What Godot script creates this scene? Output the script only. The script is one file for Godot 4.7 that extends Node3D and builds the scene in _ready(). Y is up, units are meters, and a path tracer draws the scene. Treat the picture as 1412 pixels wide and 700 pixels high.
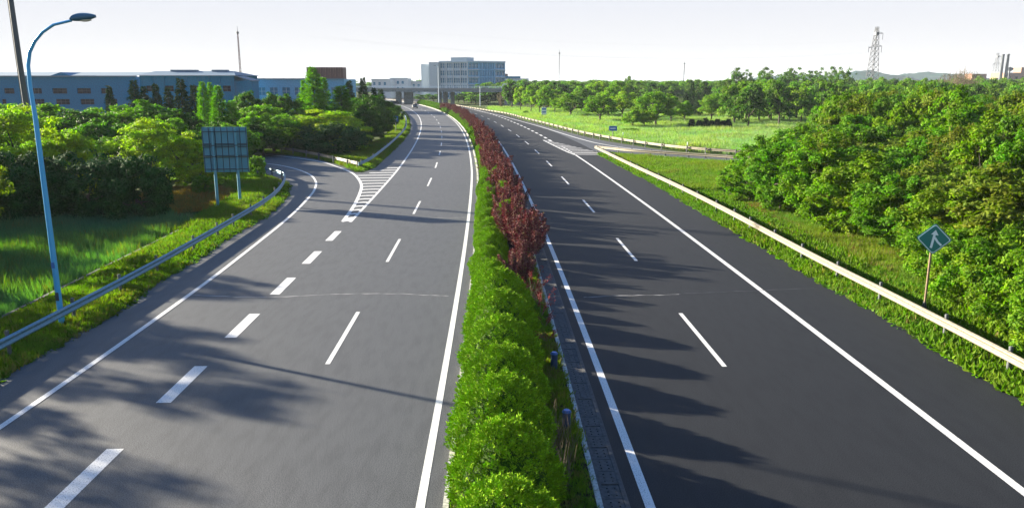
extends Node3D
# Dual carriageway seen from an overpass, low sun from ahead on one side.
# World: x to the side, y up, -z ahead; "zf" below is the distance ahead in metres.

const F := 1080.0          # focal length in photo pixels (photo 1412 x 700)
const HOR := 112.0         # row of the horizon
const EYE := 9.1           # camera height above the road
const SUN_EL := 16.0
const SUN_AZ := 26.0       # shadows fall to +x and this many degrees towards the viewer

var th := atan((350.0 - HOR) / F)
var ct := cos(th)
var sn := sin(th)
var rng := RandomNumberGenerator.new()
var names := {}
var M := {}

# ---------------------------------------------------------------- mesh helper
class MB:
	var v := PackedVector3Array()
	var n := PackedVector3Array()
	var c := PackedColorArray()
	var ix := PackedInt32Array()
	var col := Color(1, 1, 1)
	func vert(p: Vector3, nn: Vector3) -> int:
		v.append(p); n.append(nn); c.append(col)
		return v.size() - 1
	func quad(a: Vector3, b: Vector3, cc: Vector3, d: Vector3) -> void:
		var nn := (cc - a).cross(b - a).normalized()
		if nn == Vector3.ZERO: nn = (d - a).cross(cc - a).normalized()
		var i := vert(a, nn); vert(b, nn); vert(cc, nn); vert(d, nn)
		ix.append_array(PackedInt32Array([i, i + 1, i + 2, i, i + 2, i + 3]))
	func tri(a: Vector3, b: Vector3, cc: Vector3) -> void:
		var nn := (cc - a).cross(b - a).normalized()
		var i := vert(a, nn); vert(b, nn); vert(cc, nn)
		ix.append_array(PackedInt32Array([i, i + 1, i + 2]))
	func box(t: Transform3D, s: Vector3) -> void:
		var h := s * 0.5
		var p := []
		for k in 8:
			p.append(t * Vector3(h.x if k & 1 else -h.x, h.y if k & 2 else -h.y, h.z if k & 4 else -h.z))
		quad(p[2], p[3], p[7], p[6]) ; quad(p[6], p[7], p[5], p[4])
		quad(p[3], p[2], p[0], p[1]) ; quad(p[7], p[3], p[1], p[5])
		quad(p[2], p[6], p[4], p[0]) ; quad(p[4], p[5], p[1], p[0])
	func bx(center: Vector3, s: Vector3) -> void:
		box(Transform3D(Basis(), center), s)
	func bar(a: Vector3, b: Vector3, w: float, d: float) -> void:
		var z := (b - a)
		var l := z.length()
		if l < 1e-5: return
		z /= l
		var up := Vector3.UP if absf(z.y) < 0.95 else Vector3.RIGHT
		var x := up.cross(z).normalized()
		box(Transform3D(Basis(x, z.cross(x), z), (a + b) * 0.5), Vector3(w, d, l))
	func tube(pts: Array, rad: Array, sides: int, cap := true) -> void:
		var rows := []
		var x := Vector3.ZERO
		for k in pts.size():
			var d: Vector3 = (pts[mini(k + 1, pts.size() - 1)] - pts[maxi(k - 1, 0)]).normalized()
			if x == Vector3.ZERO:
				x = (Vector3.RIGHT if absf(d.x) < 0.9 else Vector3.UP).cross(d).normalized()
			else:
				x = (x - d * x.dot(d)).normalized()
			var y := d.cross(x)
			var row := []
			for s in sides + 1:
				var a := TAU * s / sides
				var nn: Vector3 = x * cos(a) + y * sin(a)
				row.append(vert(pts[k] + nn * rad[k], nn))
			rows.append(row)
		for k in pts.size() - 1:
			for s in sides:
				ix.append_array(PackedInt32Array([rows[k][s], rows[k + 1][s + 1], rows[k][s + 1], rows[k][s], rows[k + 1][s], rows[k + 1][s + 1]]))
		if cap:
			var e: int = pts.size() - 1
			var top: Vector3 = pts[e]
			for s in sides:
				tri(top, v[rows[e][s + 1]], v[rows[e][s]])
	func strip(l: PackedVector3Array, r: PackedVector3Array) -> void:
		var i0 := v.size()
		for k in l.size():
			vert(l[k], Vector3.UP); vert(r[k], Vector3.UP)
		for k in l.size() - 1:
			var i := i0 + k * 2
			ix.append_array(PackedInt32Array([i, i + 2, i + 1, i + 1, i + 2, i + 3]))
	func poly(p: PackedVector2Array, y: float) -> void:
		var t := Geometry2D.triangulate_polygon(p)
		var i0 := v.size()
		for q in p: vert(Vector3(q.x, y, -q.y), Vector3.UP)
		for k in range(0, t.size(), 3):
			var a := p[t[k]]
			var cw := (p[t[k + 1]] - a).cross(p[t[k + 2]] - a) < 0.0
			ix.append_array(PackedInt32Array([i0 + t[k], i0 + t[k + (1 if cw else 2)], i0 + t[k + (2 if cw else 1)]]))
	func mesh(m: Material, colors := false) -> ArrayMesh:
		var a := []
		a.resize(Mesh.ARRAY_MAX)
		a[Mesh.ARRAY_VERTEX] = v
		a[Mesh.ARRAY_NORMAL] = n
		if colors: a[Mesh.ARRAY_COLOR] = c
		a[Mesh.ARRAY_INDEX] = ix
		var am := ArrayMesh.new()
		am.add_surface_from_arrays(Mesh.PRIMITIVE_TRIANGLES, a)
		am.surface_set_material(0, m)
		return am

# many small leaves in one mesh, each a folded diamond of two triangles
class Leaves:
	var v := PackedVector3Array()
	var c := PackedColorArray()
	var ix := PackedInt32Array()
	func add(p: Vector3, d: Vector3, s: Vector3, ln: float, wd: float, col: Color) -> void:
		var i := v.size()
		var nn := d.cross(s)
		v.append(p); v.append(p + d * (ln * 0.45) + s * (wd * 0.5) - nn * (wd * 0.18))
		v.append(p + d * ln); v.append(p + d * (ln * 0.45) - s * (wd * 0.5) - nn * (wd * 0.18))
		c.append(col); c.append(col); c.append(col); c.append(col)
		ix.append(i); ix.append(i + 1); ix.append(i + 2)
		ix.append(i); ix.append(i + 2); ix.append(i + 3)
	func mesh(m: Material) -> ArrayMesh:
		var a := []
		a.resize(Mesh.ARRAY_MAX)
		a[Mesh.ARRAY_VERTEX] = v
		a[Mesh.ARRAY_COLOR] = c
		a[Mesh.ARRAY_INDEX] = ix
		var am := ArrayMesh.new()
		am.add_surface_from_arrays(Mesh.PRIMITIVE_TRIANGLES, a)
		am.surface_set_material(0, m)
		return am

# ---------------------------------------------------------------- scene helpers
func numbered(called: String) -> String:
	var k: int = names.get(called, 0)
	names[called] = k + 1
	return called if k == 0 else "%s_%03d" % [called, k]

func tag(o: Node, label: String, category: String, group := "") -> void:
	o.set_meta("label", label)
	o.set_meta("category", category)
	if group: o.set_meta("group", group)

func thing(called: String, at: Vector3, label: String, category: String, group := "") -> Node3D:
	var o := Node3D.new()
	o.name = numbered(called)
	add_child(o)
	o.position = at
	tag(o, label, category, group)
	return o

func part(called: String, m: Mesh, parent: Node, at := Vector3.ZERO) -> MeshInstance3D:
	var o := MeshInstance3D.new()
	o.name = called
	o.mesh = m
	parent.add_child(o, true)
	o.position = at
	return o

func struct(called: String, m: Mesh, label: String) -> MeshInstance3D:
	var o := MeshInstance3D.new()
	o.name = numbered(called)
	o.mesh = m
	add_child(o)
	o.set_meta("kind", "structure")
	o.set_meta("label", label)
	o.set_meta("category", called.replace("_", " "))
	return o

func G(px: float, py: float, y := 0.0) -> Vector3:      # photo pixel to a point on the level y
	var vv := py - 350.0
	var hh := EYE - y
	var zf := hh * (F * ct - vv * sn) / (vv * ct + F * sn)
	return Vector3((px - 706.0) / F * (zf * ct + hh * sn), y, -zf)

func D(px: float, py: float, zf: float) -> Vector3:     # photo pixel to a point at a known distance ahead
	var vv := py - 350.0
	var hh := zf * (vv * ct + F * sn) / (F * ct - vv * sn)
	return Vector3((px - 706.0) / F * (zf * ct + hh * sn), EYE - hh, -zf)

func pxm(zf: float) -> float:                            # metres per photo pixel near ground level
	return (zf * ct + EYE * sn) / F

func xc(z: float) -> float:                              # line of the median
	return ((-3.3054e-7 * z - 1.95122e-4) * z - 0.0186340) * z + 1.01939

func C(z: float, o: float, y := 0.0) -> Vector3:
	var sl := (3.0 * -3.3054e-7 * z - 2.0 * 1.95122e-4) * z - 0.0186340
	var l := sqrt(1.0 + sl * sl)
	return Vector3(xc(z) + o / l, y, -(z - o * sl / l))

func CL(z: float, o: float, y := 0.0) -> Vector3:        # the carriageway beyond the hedge: a touch wider near the viewer
	return C(z, o - 0.24 * clampf((48.0 - z) / 32.0, -1.0, 1.0), y)

func CR(z: float, o: float, y := 0.0) -> Vector3:
	return C(z, o + 0.35 * smoothstep(60.0, 140.0, z), y)

func srgb(r: float, g: float, b: float) -> Color:
	return Color(r, g, b).linear_to_srgb()

func noise_tex(freq: float, ramp: Array, size := 512, sd := 1, oct := 5, kind := FastNoiseLite.TYPE_SIMPLEX_SMOOTH, normal := false, bump := 4.0) -> NoiseTexture2D:
	var t := NoiseTexture2D.new()
	var f := FastNoiseLite.new()
	f.seed = sd
	f.noise_type = kind
	f.frequency = freq
	f.fractal_octaves = oct
	t.noise = f
	t.width = size
	t.height = size
	t.seamless = true
	if normal:
		t.as_normal_map = true
		t.bump_strength = bump
	elif ramp:
		var g := Gradient.new()
		g.offsets = PackedFloat32Array()
		var offs := PackedFloat32Array()
		var cols := PackedColorArray()
		for k in ramp.size():
			offs.append(ramp[k][0])
			cols.append(ramp[k][1])
		g.offsets = offs
		g.colors = cols
		t.color_ramp = g
	return t

func mat(called: String, col: Color, rough := 0.8, metal := 0.0, spec := 0.5) -> StandardMaterial3D:
	var m := StandardMaterial3D.new()
	m.resource_name = called
	m.albedo_color = col
	m.roughness = rough
	m.metallic = metal
	m.metallic_specular = spec
	M[called] = m
	return m

func grain(m: StandardMaterial3D, tex: Texture2D, scale: float, coarse: Texture2D = null, coarse_scale := 0.05) -> void:
	m.albedo_texture = tex
	m.uv1_triplanar = true
	m.uv1_world_triplanar = true
	m.uv1_scale = Vector3.ONE * scale
	if coarse:
		m.detail_enabled = true
		m.detail_albedo = coarse
		m.detail_blend_mode = BaseMaterial3D.BLEND_MODE_MUL
		m.detail_uv_layer = BaseMaterial3D.DETAIL_UV_2
		m.uv2_triplanar = true
		m.uv2_world_triplanar = true
		m.uv2_scale = Vector3.ONE * coarse_scale

func leaf_mat(called: String, back: Color, rough := 0.55) -> StandardMaterial3D:
	var m := mat(called, Color.WHITE, rough, 0.0, 0.22)
	m.vertex_color_use_as_albedo = true
	m.backlight_enabled = true
	m.backlight = back
	m.cull_mode = BaseMaterial3D.CULL_DISABLED
	return m

func grey(x: float) -> Color:
	return Color(x, x, x)

# ---------------------------------------------------------------- sky, sun, camera
func build_light() -> void:
	var cam := Camera3D.new()
	cam.name = "camera"
	add_child(cam)
	cam.position = Vector3(0, EYE, 0)
	cam.rotation = Vector3(-th, 0, 0)
	cam.fov = rad_to_deg(2.0 * atan(350.0 / F))
	cam.near = 0.1
	cam.far = 9000.0
	cam.current = true

	var sky := ProceduralSkyMaterial.new()
	sky.sky_top_color = srgb(0.003, 0.048, 0.150)
	sky.sky_horizon_color = srgb(0.178, 0.176, 0.173)
	sky.sky_curve = 0.38
	sky.ground_bottom_color = srgb(0.05, 0.055, 0.05)
	sky.ground_horizon_color = srgb(0.28, 0.29, 0.31)
	sky.sun_angle_max = 75.0
	sky.sun_curve = 0.10
	var env := Environment.new()
	env.background_mode = Environment.BG_SKY
	env.sky = Sky.new()
	env.sky.sky_material = sky
	env.tonemap_mode = Environment.TONE_MAPPER_LINEAR
	env.tonemap_exposure = 5.4
	env.sdfgi_enabled = true
	env.ssao_enabled = true
	env.ssil_enabled = true
	env.fog_enabled = true
	env.fog_light_color = Color(0.90, 0.95, 1.0)
	env.fog_density = 0.0001
	var we := WorldEnvironment.new()
	we.name = "world_environment"
	we.environment = env
	add_child(we)

	var sun := DirectionalLight3D.new()
	sun.name = "sun"
	sun.light_color = Color(1.0, 0.95, 0.86)
	sun.light_energy = 1.6
	sun.light_angular_distance = 0.9
	sun.shadow_enabled = true
	add_child(sun)
	var e := deg_to_rad(SUN_EL)
	var a := deg_to_rad(SUN_AZ)
	sun.look_at_from_position(Vector3.ZERO, Vector3(cos(e) * cos(a), -sin(e), cos(e) * sin(a)), Vector3.UP)

func build_materials() -> void:
	var speck := noise_tex(0.16, [[0.0, grey(0.1)], [0.36, grey(0.62)], [0.60, grey(0.95)], [1.0, grey(1.0)]], 1024, 3, 4)
	var tracks := noise_tex(0.02, [[0.0, grey(0.86)], [0.42, grey(0.95)], [0.58, grey(0.98)], [1.0, grey(1.0)]], 1024, 9, 4)
	var a := mat("asphalt_worn", srgb(0.093, 0.098, 0.102), 0.60, 0.0, 0.42)
	grain(a, speck, 0.17, tracks)
	a.uv2_scale = Vector3(0.11, 0.11, 0.030)
	a = mat("asphalt_dark", srgb(0.0235, 0.0255, 0.0285), 0.66, 0.0, 0.30)  # darker, slightly bluer asphalt colour than the other carriageway
	grain(a, speck, 0.17, tracks)
	a.uv2_scale = Vector3(0.11, 0.11, 0.030)
	var wear := noise_tex(0.09, [[0.0, grey(0.22)], [0.24, grey(0.45)], [0.31, grey(0.88)], [0.5, grey(1.0)], [1.0, grey(0.92)]], 512, 21, 5)
	a = mat("road_paint", srgb(0.56, 0.56, 0.54), 0.6)
	grain(a, wear, 0.5)
	a = mat("faded_paint", srgb(0.24, 0.24, 0.235), 0.7)
	grain(a, wear, 0.35)
	a = mat("tar", srgb(0.025, 0.026, 0.03), 0.6)
	a = mat("pale_filler", srgb(0.25, 0.25, 0.25), 0.8)
	var soil := noise_tex(0.03, [[0.0, srgb(0.030, 0.042, 0.010)], [0.45, srgb(0.050, 0.085, 0.015)], [0.62, srgb(0.075, 0.115, 0.022)], [1.0, srgb(0.13, 0.11, 0.045)]], 1024, 5, 6)
	var patch := noise_tex(0.01, [[0.0, grey(0.72)], [1.0, grey(1.0)]], 512, 6, 5)
	a = mat("ground", Color.WHITE, 0.95, 0.0, 0.2)
	grain(a, soil, 0.16, patch, 0.013)
	a = mat("dry_soil", srgb(0.20, 0.11, 0.04), 0.95, 0.0, 0.2)
	grain(a, noise_tex(0.04, [[0.0, grey(0.4)], [1.0, grey(1.1)]], 512, 15, 6), 0.3)
	a = mat("hedge_soil", srgb(0.075, 0.055, 0.035), 0.95, 0.0, 0.2)
	grain(a, noise_tex(0.04, [[0.0, grey(0.4)], [1.0, grey(1.1)]], 512, 17, 6), 0.3)
	var conc := noise_tex(0.02, [[0.0, grey(0.62)], [0.5, grey(0.9)], [1.0, grey(1.05)]], 512, 11, 6)
	a = mat("concrete", srgb(0.30, 0.30, 0.29), 0.85)
	grain(a, conc, 0.4)
	a = mat("kerb_concrete", srgb(0.40, 0.40, 0.36), 0.85)
	grain(a, conc, 0.7)
	a = mat("slab_concrete", srgb(0.060, 0.060, 0.060), 0.85)
	grain(a, conc, 0.6)
	var zinc := noise_tex(0.02, [[0.0, grey(0.72)], [0.5, grey(0.93)], [1.0, grey(1.0)]], 512, 12, 5)
	a = mat("galvanised", srgb(0.205, 0.185, 0.135), 0.55, 0.1)  # cream of the sunlit rails put into the zinc colour
	grain(a, zinc, 0.5)
	a = mat("galvanised_shaded", srgb(0.11, 0.25, 0.35), 0.5, 0.2)  # same zinc, with the blue of its shaded face put into the colour
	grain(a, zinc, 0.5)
	a = mat("post_steel", srgb(0.09, 0.10, 0.11), 0.55, 0.3)
	a = mat("lamp_steel", srgb(0.06, 0.34, 0.64), 0.4, 0.25)
	a = mat("dark_steel", srgb(0.05, 0.06, 0.075), 0.5, 0.3)
	a = mat("head_steel", srgb(0.04, 0.11, 0.17), 0.45, 0.1)
	a = mat("pylon_steel", srgb(0.055, 0.06, 0.068), 0.7, 0.1)
	a = mat("lamp_glass", srgb(0.55, 0.50, 0.40), 0.2)
	a = mat("sign_back_shaded", srgb(0.075, 0.25, 0.33), 0.5, 0.15)  # grey aluminium back; the blue of its shade is in the colour
	a = mat("sign_rib", srgb(0.03, 0.05, 0.07), 0.6, 0.2)
	a = mat("sign_green", srgb(0.003, 0.15, 0.125), 0.4)
	a = mat("sign_white", srgb(0.62, 0.72, 0.74), 0.45)
	a = mat("sign_blue", srgb(0.03, 0.12, 0.36), 0.45)
	a = mat("rusty_post", srgb(0.22, 0.15, 0.09), 0.75, 0.1)
	grain(a, conc, 1.5)
	a = mat("bark", srgb(0.075, 0.060, 0.045), 0.9)
	grain(a, conc, 1.2)
	a = mat("twig", srgb(0.16, 0.12, 0.08), 0.9)
	a = mat("blue_cladding", srgb(0.004, 0.185, 0.34), 0.7, 0.0, 0.2)
	grain(a, zinc, 0.3)
	a = mat("pale_blue_wall", srgb(0.13, 0.40, 0.62), 0.7)
	grain(a, zinc, 0.3)
	a = mat("roof_sheet", srgb(0.11, 0.17, 0.22), 0.6, 0.1)
	a = mat("brown_louvre", srgb(0.16, 0.075, 0.06), 0.7)
	a = mat("dark_window", srgb(0.012, 0.014, 0.018), 0.6, 0.0, 0.1)
	a = mat("blue_glass", srgb(0.05, 0.17, 0.27), 0.12, 0.0, 0.6)
	a = mat("window_frame", srgb(0.55, 0.62, 0.66), 0.6)
	a = mat("white_render", srgb(0.60, 0.63, 0.65), 0.8)
	grain(a, zinc, 0.25)
	a = mat("office_grey", srgb(0.40, 0.48, 0.54), 0.7)
	a = mat("brick_red", srgb(0.34, 0.18, 0.12), 0.85)
	grain(a, conc, 0.2)
	a = mat("bridge_concrete", srgb(0.26, 0.29, 0.31), 0.85)
	grain(a, conc, 0.15)
	a = mat("hill_haze_tint", srgb(0.012, 0.062, 0.050), 0.95, 0.0, 0.2)  # teal of the far haze mixed into the hill colour
	grain(a, noise_tex(0.05, [[0.0, grey(0.5)], [1.0, grey(1.1)]], 512, 33, 6), 0.02)
	a = mat("car_paint", srgb(0.015, 0.02, 0.03), 0.25, 0.2)
	a.clearcoat_enabled = true
	a = mat("van_paint", srgb(0.72, 0.74, 0.76), 0.3)
	a = mat("rubber", srgb(0.012, 0.012, 0.012), 0.85)
	a = mat("tail_red", srgb(0.4, 0.01, 0.01), 0.3)
	a = mat("blue_plastic", srgb(0.012, 0.035, 0.08), 0.5)
	leaf_mat("leaf", Color(0.85, 1.0, 0.22))
	leaf_mat("leaf_dark", Color(0.25, 0.32, 0.10), 0.75)
	leaf_mat("leaf_bush", Color(0.08, 0.10, 0.02), 0.75)
	leaf_mat("leaf_red", Color(0.55, 0.22, 0.20))
	leaf_mat("grass_blade", Color(0.8, 0.95, 0.2), 0.6)

# ---------------------------------------------------------------- ground, roads
func edge_l(z: float) -> float:      # verge edge of the slip road side, for zf < 75
	var t := [[0.0, -15.9], [28.0, -16.1], [41.0, -16.7], [53.0, -17.1], [62.0, -18.2], [72.0, -20.5], [80.0, -26.0]]
	for k in t.size() - 1:
		if z <= t[k + 1][0]:
			return lerpf(t[k][1], t[k + 1][1], clampf((z - t[k][0]) / (t[k + 1][0] - t[k][0]), 0.0, 1.0))
	return -26.0

func land(x: float, zf: float) -> float:     # height of the ground off the roads
	var d := edge_l(zf) - x
	var y := -0.03 - 0.9 * smoothstep(2.6, 6.5, d) * (1.0 - smoothstep(58.0, 74.0, zf))
	return y

func build_ground() -> void:
	var mb := MB.new()
	var xs := []
	var zs := []
	var x := -130.0
	while x < 130.0:
		xs.append(x); x += 2.0
	xs = [-4000.0, -1500.0, -600.0, -250.0] + xs + [130.0, 250.0, 600.0, 1500.0, 4000.0]
	var z := 0.0
	while z < 130.0:
		zs.append(z); z += 2.0
	zs = [-200.0, -20.0] + zs + [130.0, 180.0, 260.0, 400.0, 700.0, 1200.0, 2500.0, 5000.0]
	for zz in zs:
		for xx in xs:
			mb.vert(Vector3(xx, land(xx, zz), -zz), Vector3.UP)
	var w: int = xs.size()
	for j in zs.size() - 1:
		for i in w - 1:
			var k: int = j * w + i
			mb.ix.append_array(PackedInt32Array([k, k + w, k + 1, k + 1, k + w, k + w + 1]))
	struct("ground", mb.mesh(M.ground), "green grassy ground spreading on both sides of the roads")

func strip_pts(f: Callable, z0: float, z1: float, o: float, y: float, step := 3.0) -> PackedVector3Array:
	var out := PackedVector3Array()
	var nn := maxi(2, int(ceil((z1 - z0) / step)) + 1)
	for k in nn:
		out.append(f.call(lerpf(z0, z1, k / float(nn - 1)), o, y))
	return out

func line_on(road: Node, called: String, f: Callable, z0: float, z1: float, o: float, w: float, m := "road_paint", y := 0.010) -> void:
	var mb := MB.new()
	mb.strip(strip_pts(f, z0, z1, o - w * 0.5, y), strip_pts(f, z0, z1, o + w * 0.5, y))
	part(called, mb.mesh(M[m]), road)

func path_line(road: Node, called: String, pts: Array, w: float, m := "road_paint", y := 0.012) -> void:
	var l := PackedVector3Array()
	var r := PackedVector3Array()
	var p := smooth_path(pts, 1.2)
	for k in p.size():
		var d: Vector3 = (p[mini(k + 1, p.size() - 1)] - p[maxi(k - 1, 0)]).normalized()
		var s := d.cross(Vector3.UP) * (w * 0.5)
		var q := Vector3(p[k].x, y, p[k].z)
		l.append(q - s); r.append(q + s)
	var mb := MB.new()
	mb.strip(l, r)
	part(called, mb.mesh(M[m]), road)

func smooth_path(pts: Array, step: float) -> PackedVector3Array:     # pts: [x, zf] pairs
	var out := PackedVector3Array()
	var p := []
	for q in pts: p.append(Vector3(q[0], 0, -q[1]))
	for k in p.size() - 1:
		var a: Vector3 = p[maxi(k - 1, 0)]
		var d: Vector3 = p[mini(k + 2, p.size() - 1)]
		var b: Vector3 = p[k]
		var c: Vector3 = p[k + 1]
		var nn := maxi(1, int(b.distance_to(c) / step))
		for i in nn:
			out.append(b.cubic_interpolate(c, a, d, i / float(nn)))
	out.append(p[-1])
	return out

func crack(road: Node, called: String, pts: Array, w: float, m: String, sd: int) -> void:
	rng.seed = sd
	var l := PackedVector3Array()
	var r := PackedVector3Array()
	var p := smooth_path(pts, 0.25)
	var wob := 0.0
	for k in p.size():
		wob = wob * 0.85 + rng.randf_range(-0.05, 0.05)
		var ww := w * rng.randf_range(0.1, 1.0)
		l.append(Vector3(p[k].x, 0.013, p[k].z - wob - ww * 0.5))
		r.append(Vector3(p[k].x, 0.013, p[k].z - wob + ww * 0.5))
	var mb := MB.new()
	mb.strip(l, r)
	part(called, mb.mesh(M[m]), road)

func build_roads() -> void:
	# slip road on the grass field side, one sheet
	var mb := MB.new()
	var ring := PackedVector2Array()
	for q in smooth_path([[-15.9, -10], [-16.0, 12], [-16.1, 28], [-16.7, 41], [-17.1, 53], [-18.2, 62], [-20.4, 71.0], [-24.0, 77.0], [-29.0, 81.5], [-37, 87], [-44, 91]], 3.0):
		ring.append(Vector2(q.x, -q.z))
	for q in smooth_path([[-44, 109], [-38, 106.0], [-30, 100.5], [-23.5, 94.0], [-18.6, 85.8], [-16.0, 80.0], [-15.2, 80.0], [-14.6, 86.0]], 3.0):
		ring.append(Vector2(q.x, -q.z))
	for q in [[-13.0, 86.0], [-11.5, 70.0], [-10.4, 50.0], [-10.0, 20.0], [-10.0, -10.0]]:
		ring.append(Vector2(q[0], q[1]))
	mb.poly(ring, 0.0)
	var slip := struct("slip_road", mb.mesh(M.asphalt_worn), "worn grey asphalt slip road curving off beside the grass field")
	path_line(slip, "edge_line", [[-13.75, -5], [-13.8, 20], [-14.1, 33], [-14.5, 41], [-15.3, 53], [-16.4, 63], [-17.3, 68.5], [-18.4, 73], [-20.4, 78.5], [-23.8, 84.4], [-28, 89], [-36, 94.5], [-43, 98]], 0.2)
	path_line(slip, "edge_line", [[-11.25, 51.3], [-11.8, 57.6], [-12.7, 64.9], [-13.6, 70.3], [-15.1, 76], [-16.6, 80.3], [-19.4, 86], [-22.7, 91.6], [-29, 98], [-36, 102.5], [-43, 106]], 0.26)

	# carriageway of oncoming traffic
	mb = MB.new()
	mb.strip(strip_pts(CL, -8, 430, -12.75, 0.004, 4.0), strip_pts(CL, -8, 430, -1.95, 0.004, 4.0))
	var road := struct("carriageway", mb.mesh(M.asphalt_worn), "grey worn asphalt carriageway with three marked lanes beside the slip road")
	line_on(road, "edge_line", CL, -5, 420, -2.45, 0.2)
	line_on(road, "edge_line", CL, 51.5, 420, -10.25, 0.2)
	var z := 24.6 - 15.0 * 2
	while z < 300.0:
		line_on(road, "lane_dash", CL, z, z + 6.0, -6.35, 0.16)
		z += 15.0
	z = 15.6 - 5.93 * 2
	while z < 49.0:
		line_on(road, "wide_dash", CL, z, z + 3.0, -10.45, 0.43)
		z += 5.93
	# painted island where the slip road leaves
	var lft := smooth_path([[-11.25, 51.3], [-11.8, 57.6], [-12.7, 64.9], [-13.6, 70.3], [-15.1, 76], [-15.6, 78.0], [-14.3, 80.0], [-13.6, 83.0], [-13.2, 86.0]], 0.2)
	z = 51.3
	var k := 0
	while z < 85.5:
		var xl := -11.3
		for q in lft:
			if -q.z <= z: xl = q.x
		var wd := 0.55 if k > 0 else 1.6
		var a := CL(z, -10.3, 0.011)
		var b := CL(z + wd, -10.3, 0.011)
		var ll := PackedVector3Array()
		var rr := PackedVector3Array()
		for i in 5:
			var t := i / 4.0
			var bow := 0.5 * sin(t * PI) * clampf((75.0 - z) / 20.0, 0.0, 1.0)
			ll.append(Vector3(lerpf(xl, a.x, t), 0.011, -(z - 0.35 * (1.0 - t)) - bow * 0.6))
			rr.append(Vector3(lerpf(xl, b.x, t), 0.011, -(z + wd - 0.35 * (1.0 - t)) - bow * 0.6))
		mb = MB.new()
		mb.strip(rr, ll)
		part("island_stripe", mb.mesh(M.road_paint), road)
		z += wd + lerpf(1.15, 1.75, clampf((z - 52.0) / 30.0, 0.0, 1.0))
		k += 1
	crack(road, "joint_filler", [[-14.0, 32.9], [-11.0, 32.6], [-7.5, 33.0], [-5.0, 33.0], [-2.75, 32.7]], 0.11, "pale_filler", 4)
	crack(road, "joint_filler", [[-9.5, 54.0], [-8.0, 53.0], [-5.0, 52.6], [-3.0, 52.8]], 0.13, "pale_filler", 5)
	crack(road, "tar_seam", [[-16.5, 57.5], [-12.5, 56.2], [-9.6, 55.6]], 0.10, "tar", 6)
	crack(road, "tar_seam", [[-11.2, 70.5], [-8.0, 69.9], [-4.0, 69.4]], 0.16, "tar", 7)

	# carriageway of outgoing traffic
	mb = MB.new()
	var l := strip_pts(CR, -8, 430, 1.75, 0.004, 4.0)
	var r := PackedVector3Array()
	for i in l.size():
		var zz := lerpf(-8, 430, i / float(l.size() - 1))
		r.append(CR(zz, lerpf(14.35, 15.3, smoothstep(110, 30, zz)) - 0.9 * smoothstep(112.0, 260.0, zz), 0.004))
	mb.strip(l, r)
	road = struct("carriageway", mb.mesh(M.asphalt_dark), "dark asphalt carriageway with two lanes beside the drain channel")
	line_on(road, "edge_line", CR, -5, 420, 2.35, 0.22)
	line_on(road, "edge_line", CR, -5, 112, 10.95, 0.24)
	z = 23.9 - 15.3 * 2
	while z < 300.0:
		line_on(road, "lane_dash", CR, z, z + 6.0, 6.5, 0.16)
		z += 15.35
	z = 122.0
	while z < 262.0:
		line_on(road, "wide_dash", CR, z, z + 3.0, 10.6, 0.4)
		z += 6.0
	crack(road, "joint_filler", [[3.1, 32.6], [5.0, 32.8], [7.3, 33.1]], 0.09, "pale_filler", 8)
	crack(road, "tar_seam", [[7.3, 33.1], [10.0, 33.5], [13.6, 34.1]], 0.12, "tar", 10)

	# slip road that joins on the far side
	mb = MB.new()
	ring = PackedVector2Array()
	for q in smooth_path([[11.0, 104.0], [13.6, 100.5], [17.6, 96.8], [22.0, 93.0], [27.0, 88.5], [40, 77], [70, 55]], 3.0):
		ring.append(Vector2(q.x, -q.z))
	for q in smooth_path([[76, 63], [45, 83.5], [30.0, 95.0], [22.5, 103.0], [17.3, 115.5], [12.8, 131.0], [7.4, 162.0], [1.5, 195.0], [-9, 246], [-18, 285]], 3.0):
		ring.append(Vector2(q.x, -q.z))
	for q in [[-22, 285.0], [-13.5, 246.0], [-3.0, 195.0], [2.5, 162.0], [6.5, 131.0], [8.0, 108.0]]:
		ring.append(Vector2(q[0], q[1]))
	mb.poly(ring, 0.0)
	slip = struct("slip_road", mb.mesh(M.asphalt_worn), "pale grey asphalt slip road joining beyond the guardrail nose and the meadow")
	path_line(slip, "edge_line", [[-17.5, 290], [-10.5, 250], [-3.4, 217], [-0.4, 200], [5.9, 162], [11.1, 127.5], [14.2, 114.5], [19, 105], [27, 96], [42, 84]], 0.3)
	# hatched island in front of the nose
	var main_edge := [[8.0, 99.5], [7.3, 104.0], [6.6, 110.0], [5.6, 119.0], [5.0, 125.0]]
	var slip_edge := [[11.3, 99.5], [11.0, 104.5], [9.6, 110.0], [7.0, 119.5], [5.3, 125.5]]
	path_line(slip, "edge_line", main_edge, 0.3)
	var me := smooth_path(main_edge, 0.3)
	var se := smooth_path(slip_edge, 0.3)
	for i in 11:
		var t0 := i / 11.0
		var t1 := t0 + 0.052
		var p0: Vector3 = me[int(t0 * (me.size() - 1))]
		var p1: Vector3 = me[int(t1 * (me.size() - 1))]
		var q0: Vector3 = se[int(t0 * (se.size() - 1))]
		var q1: Vector3 = se[int(t1 * (se.size() - 1))]
		mb = MB.new()
		for p in [p0, p1, q0, q1]: pass
		p0.y = 0.014; p1.y = 0.014; q0.y = 0.014; q1.y = 0.014
		mb.quad(p0, p1, q1, q0)
		part("island_stripe", mb.mesh(M.faded_paint), slip)

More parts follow.
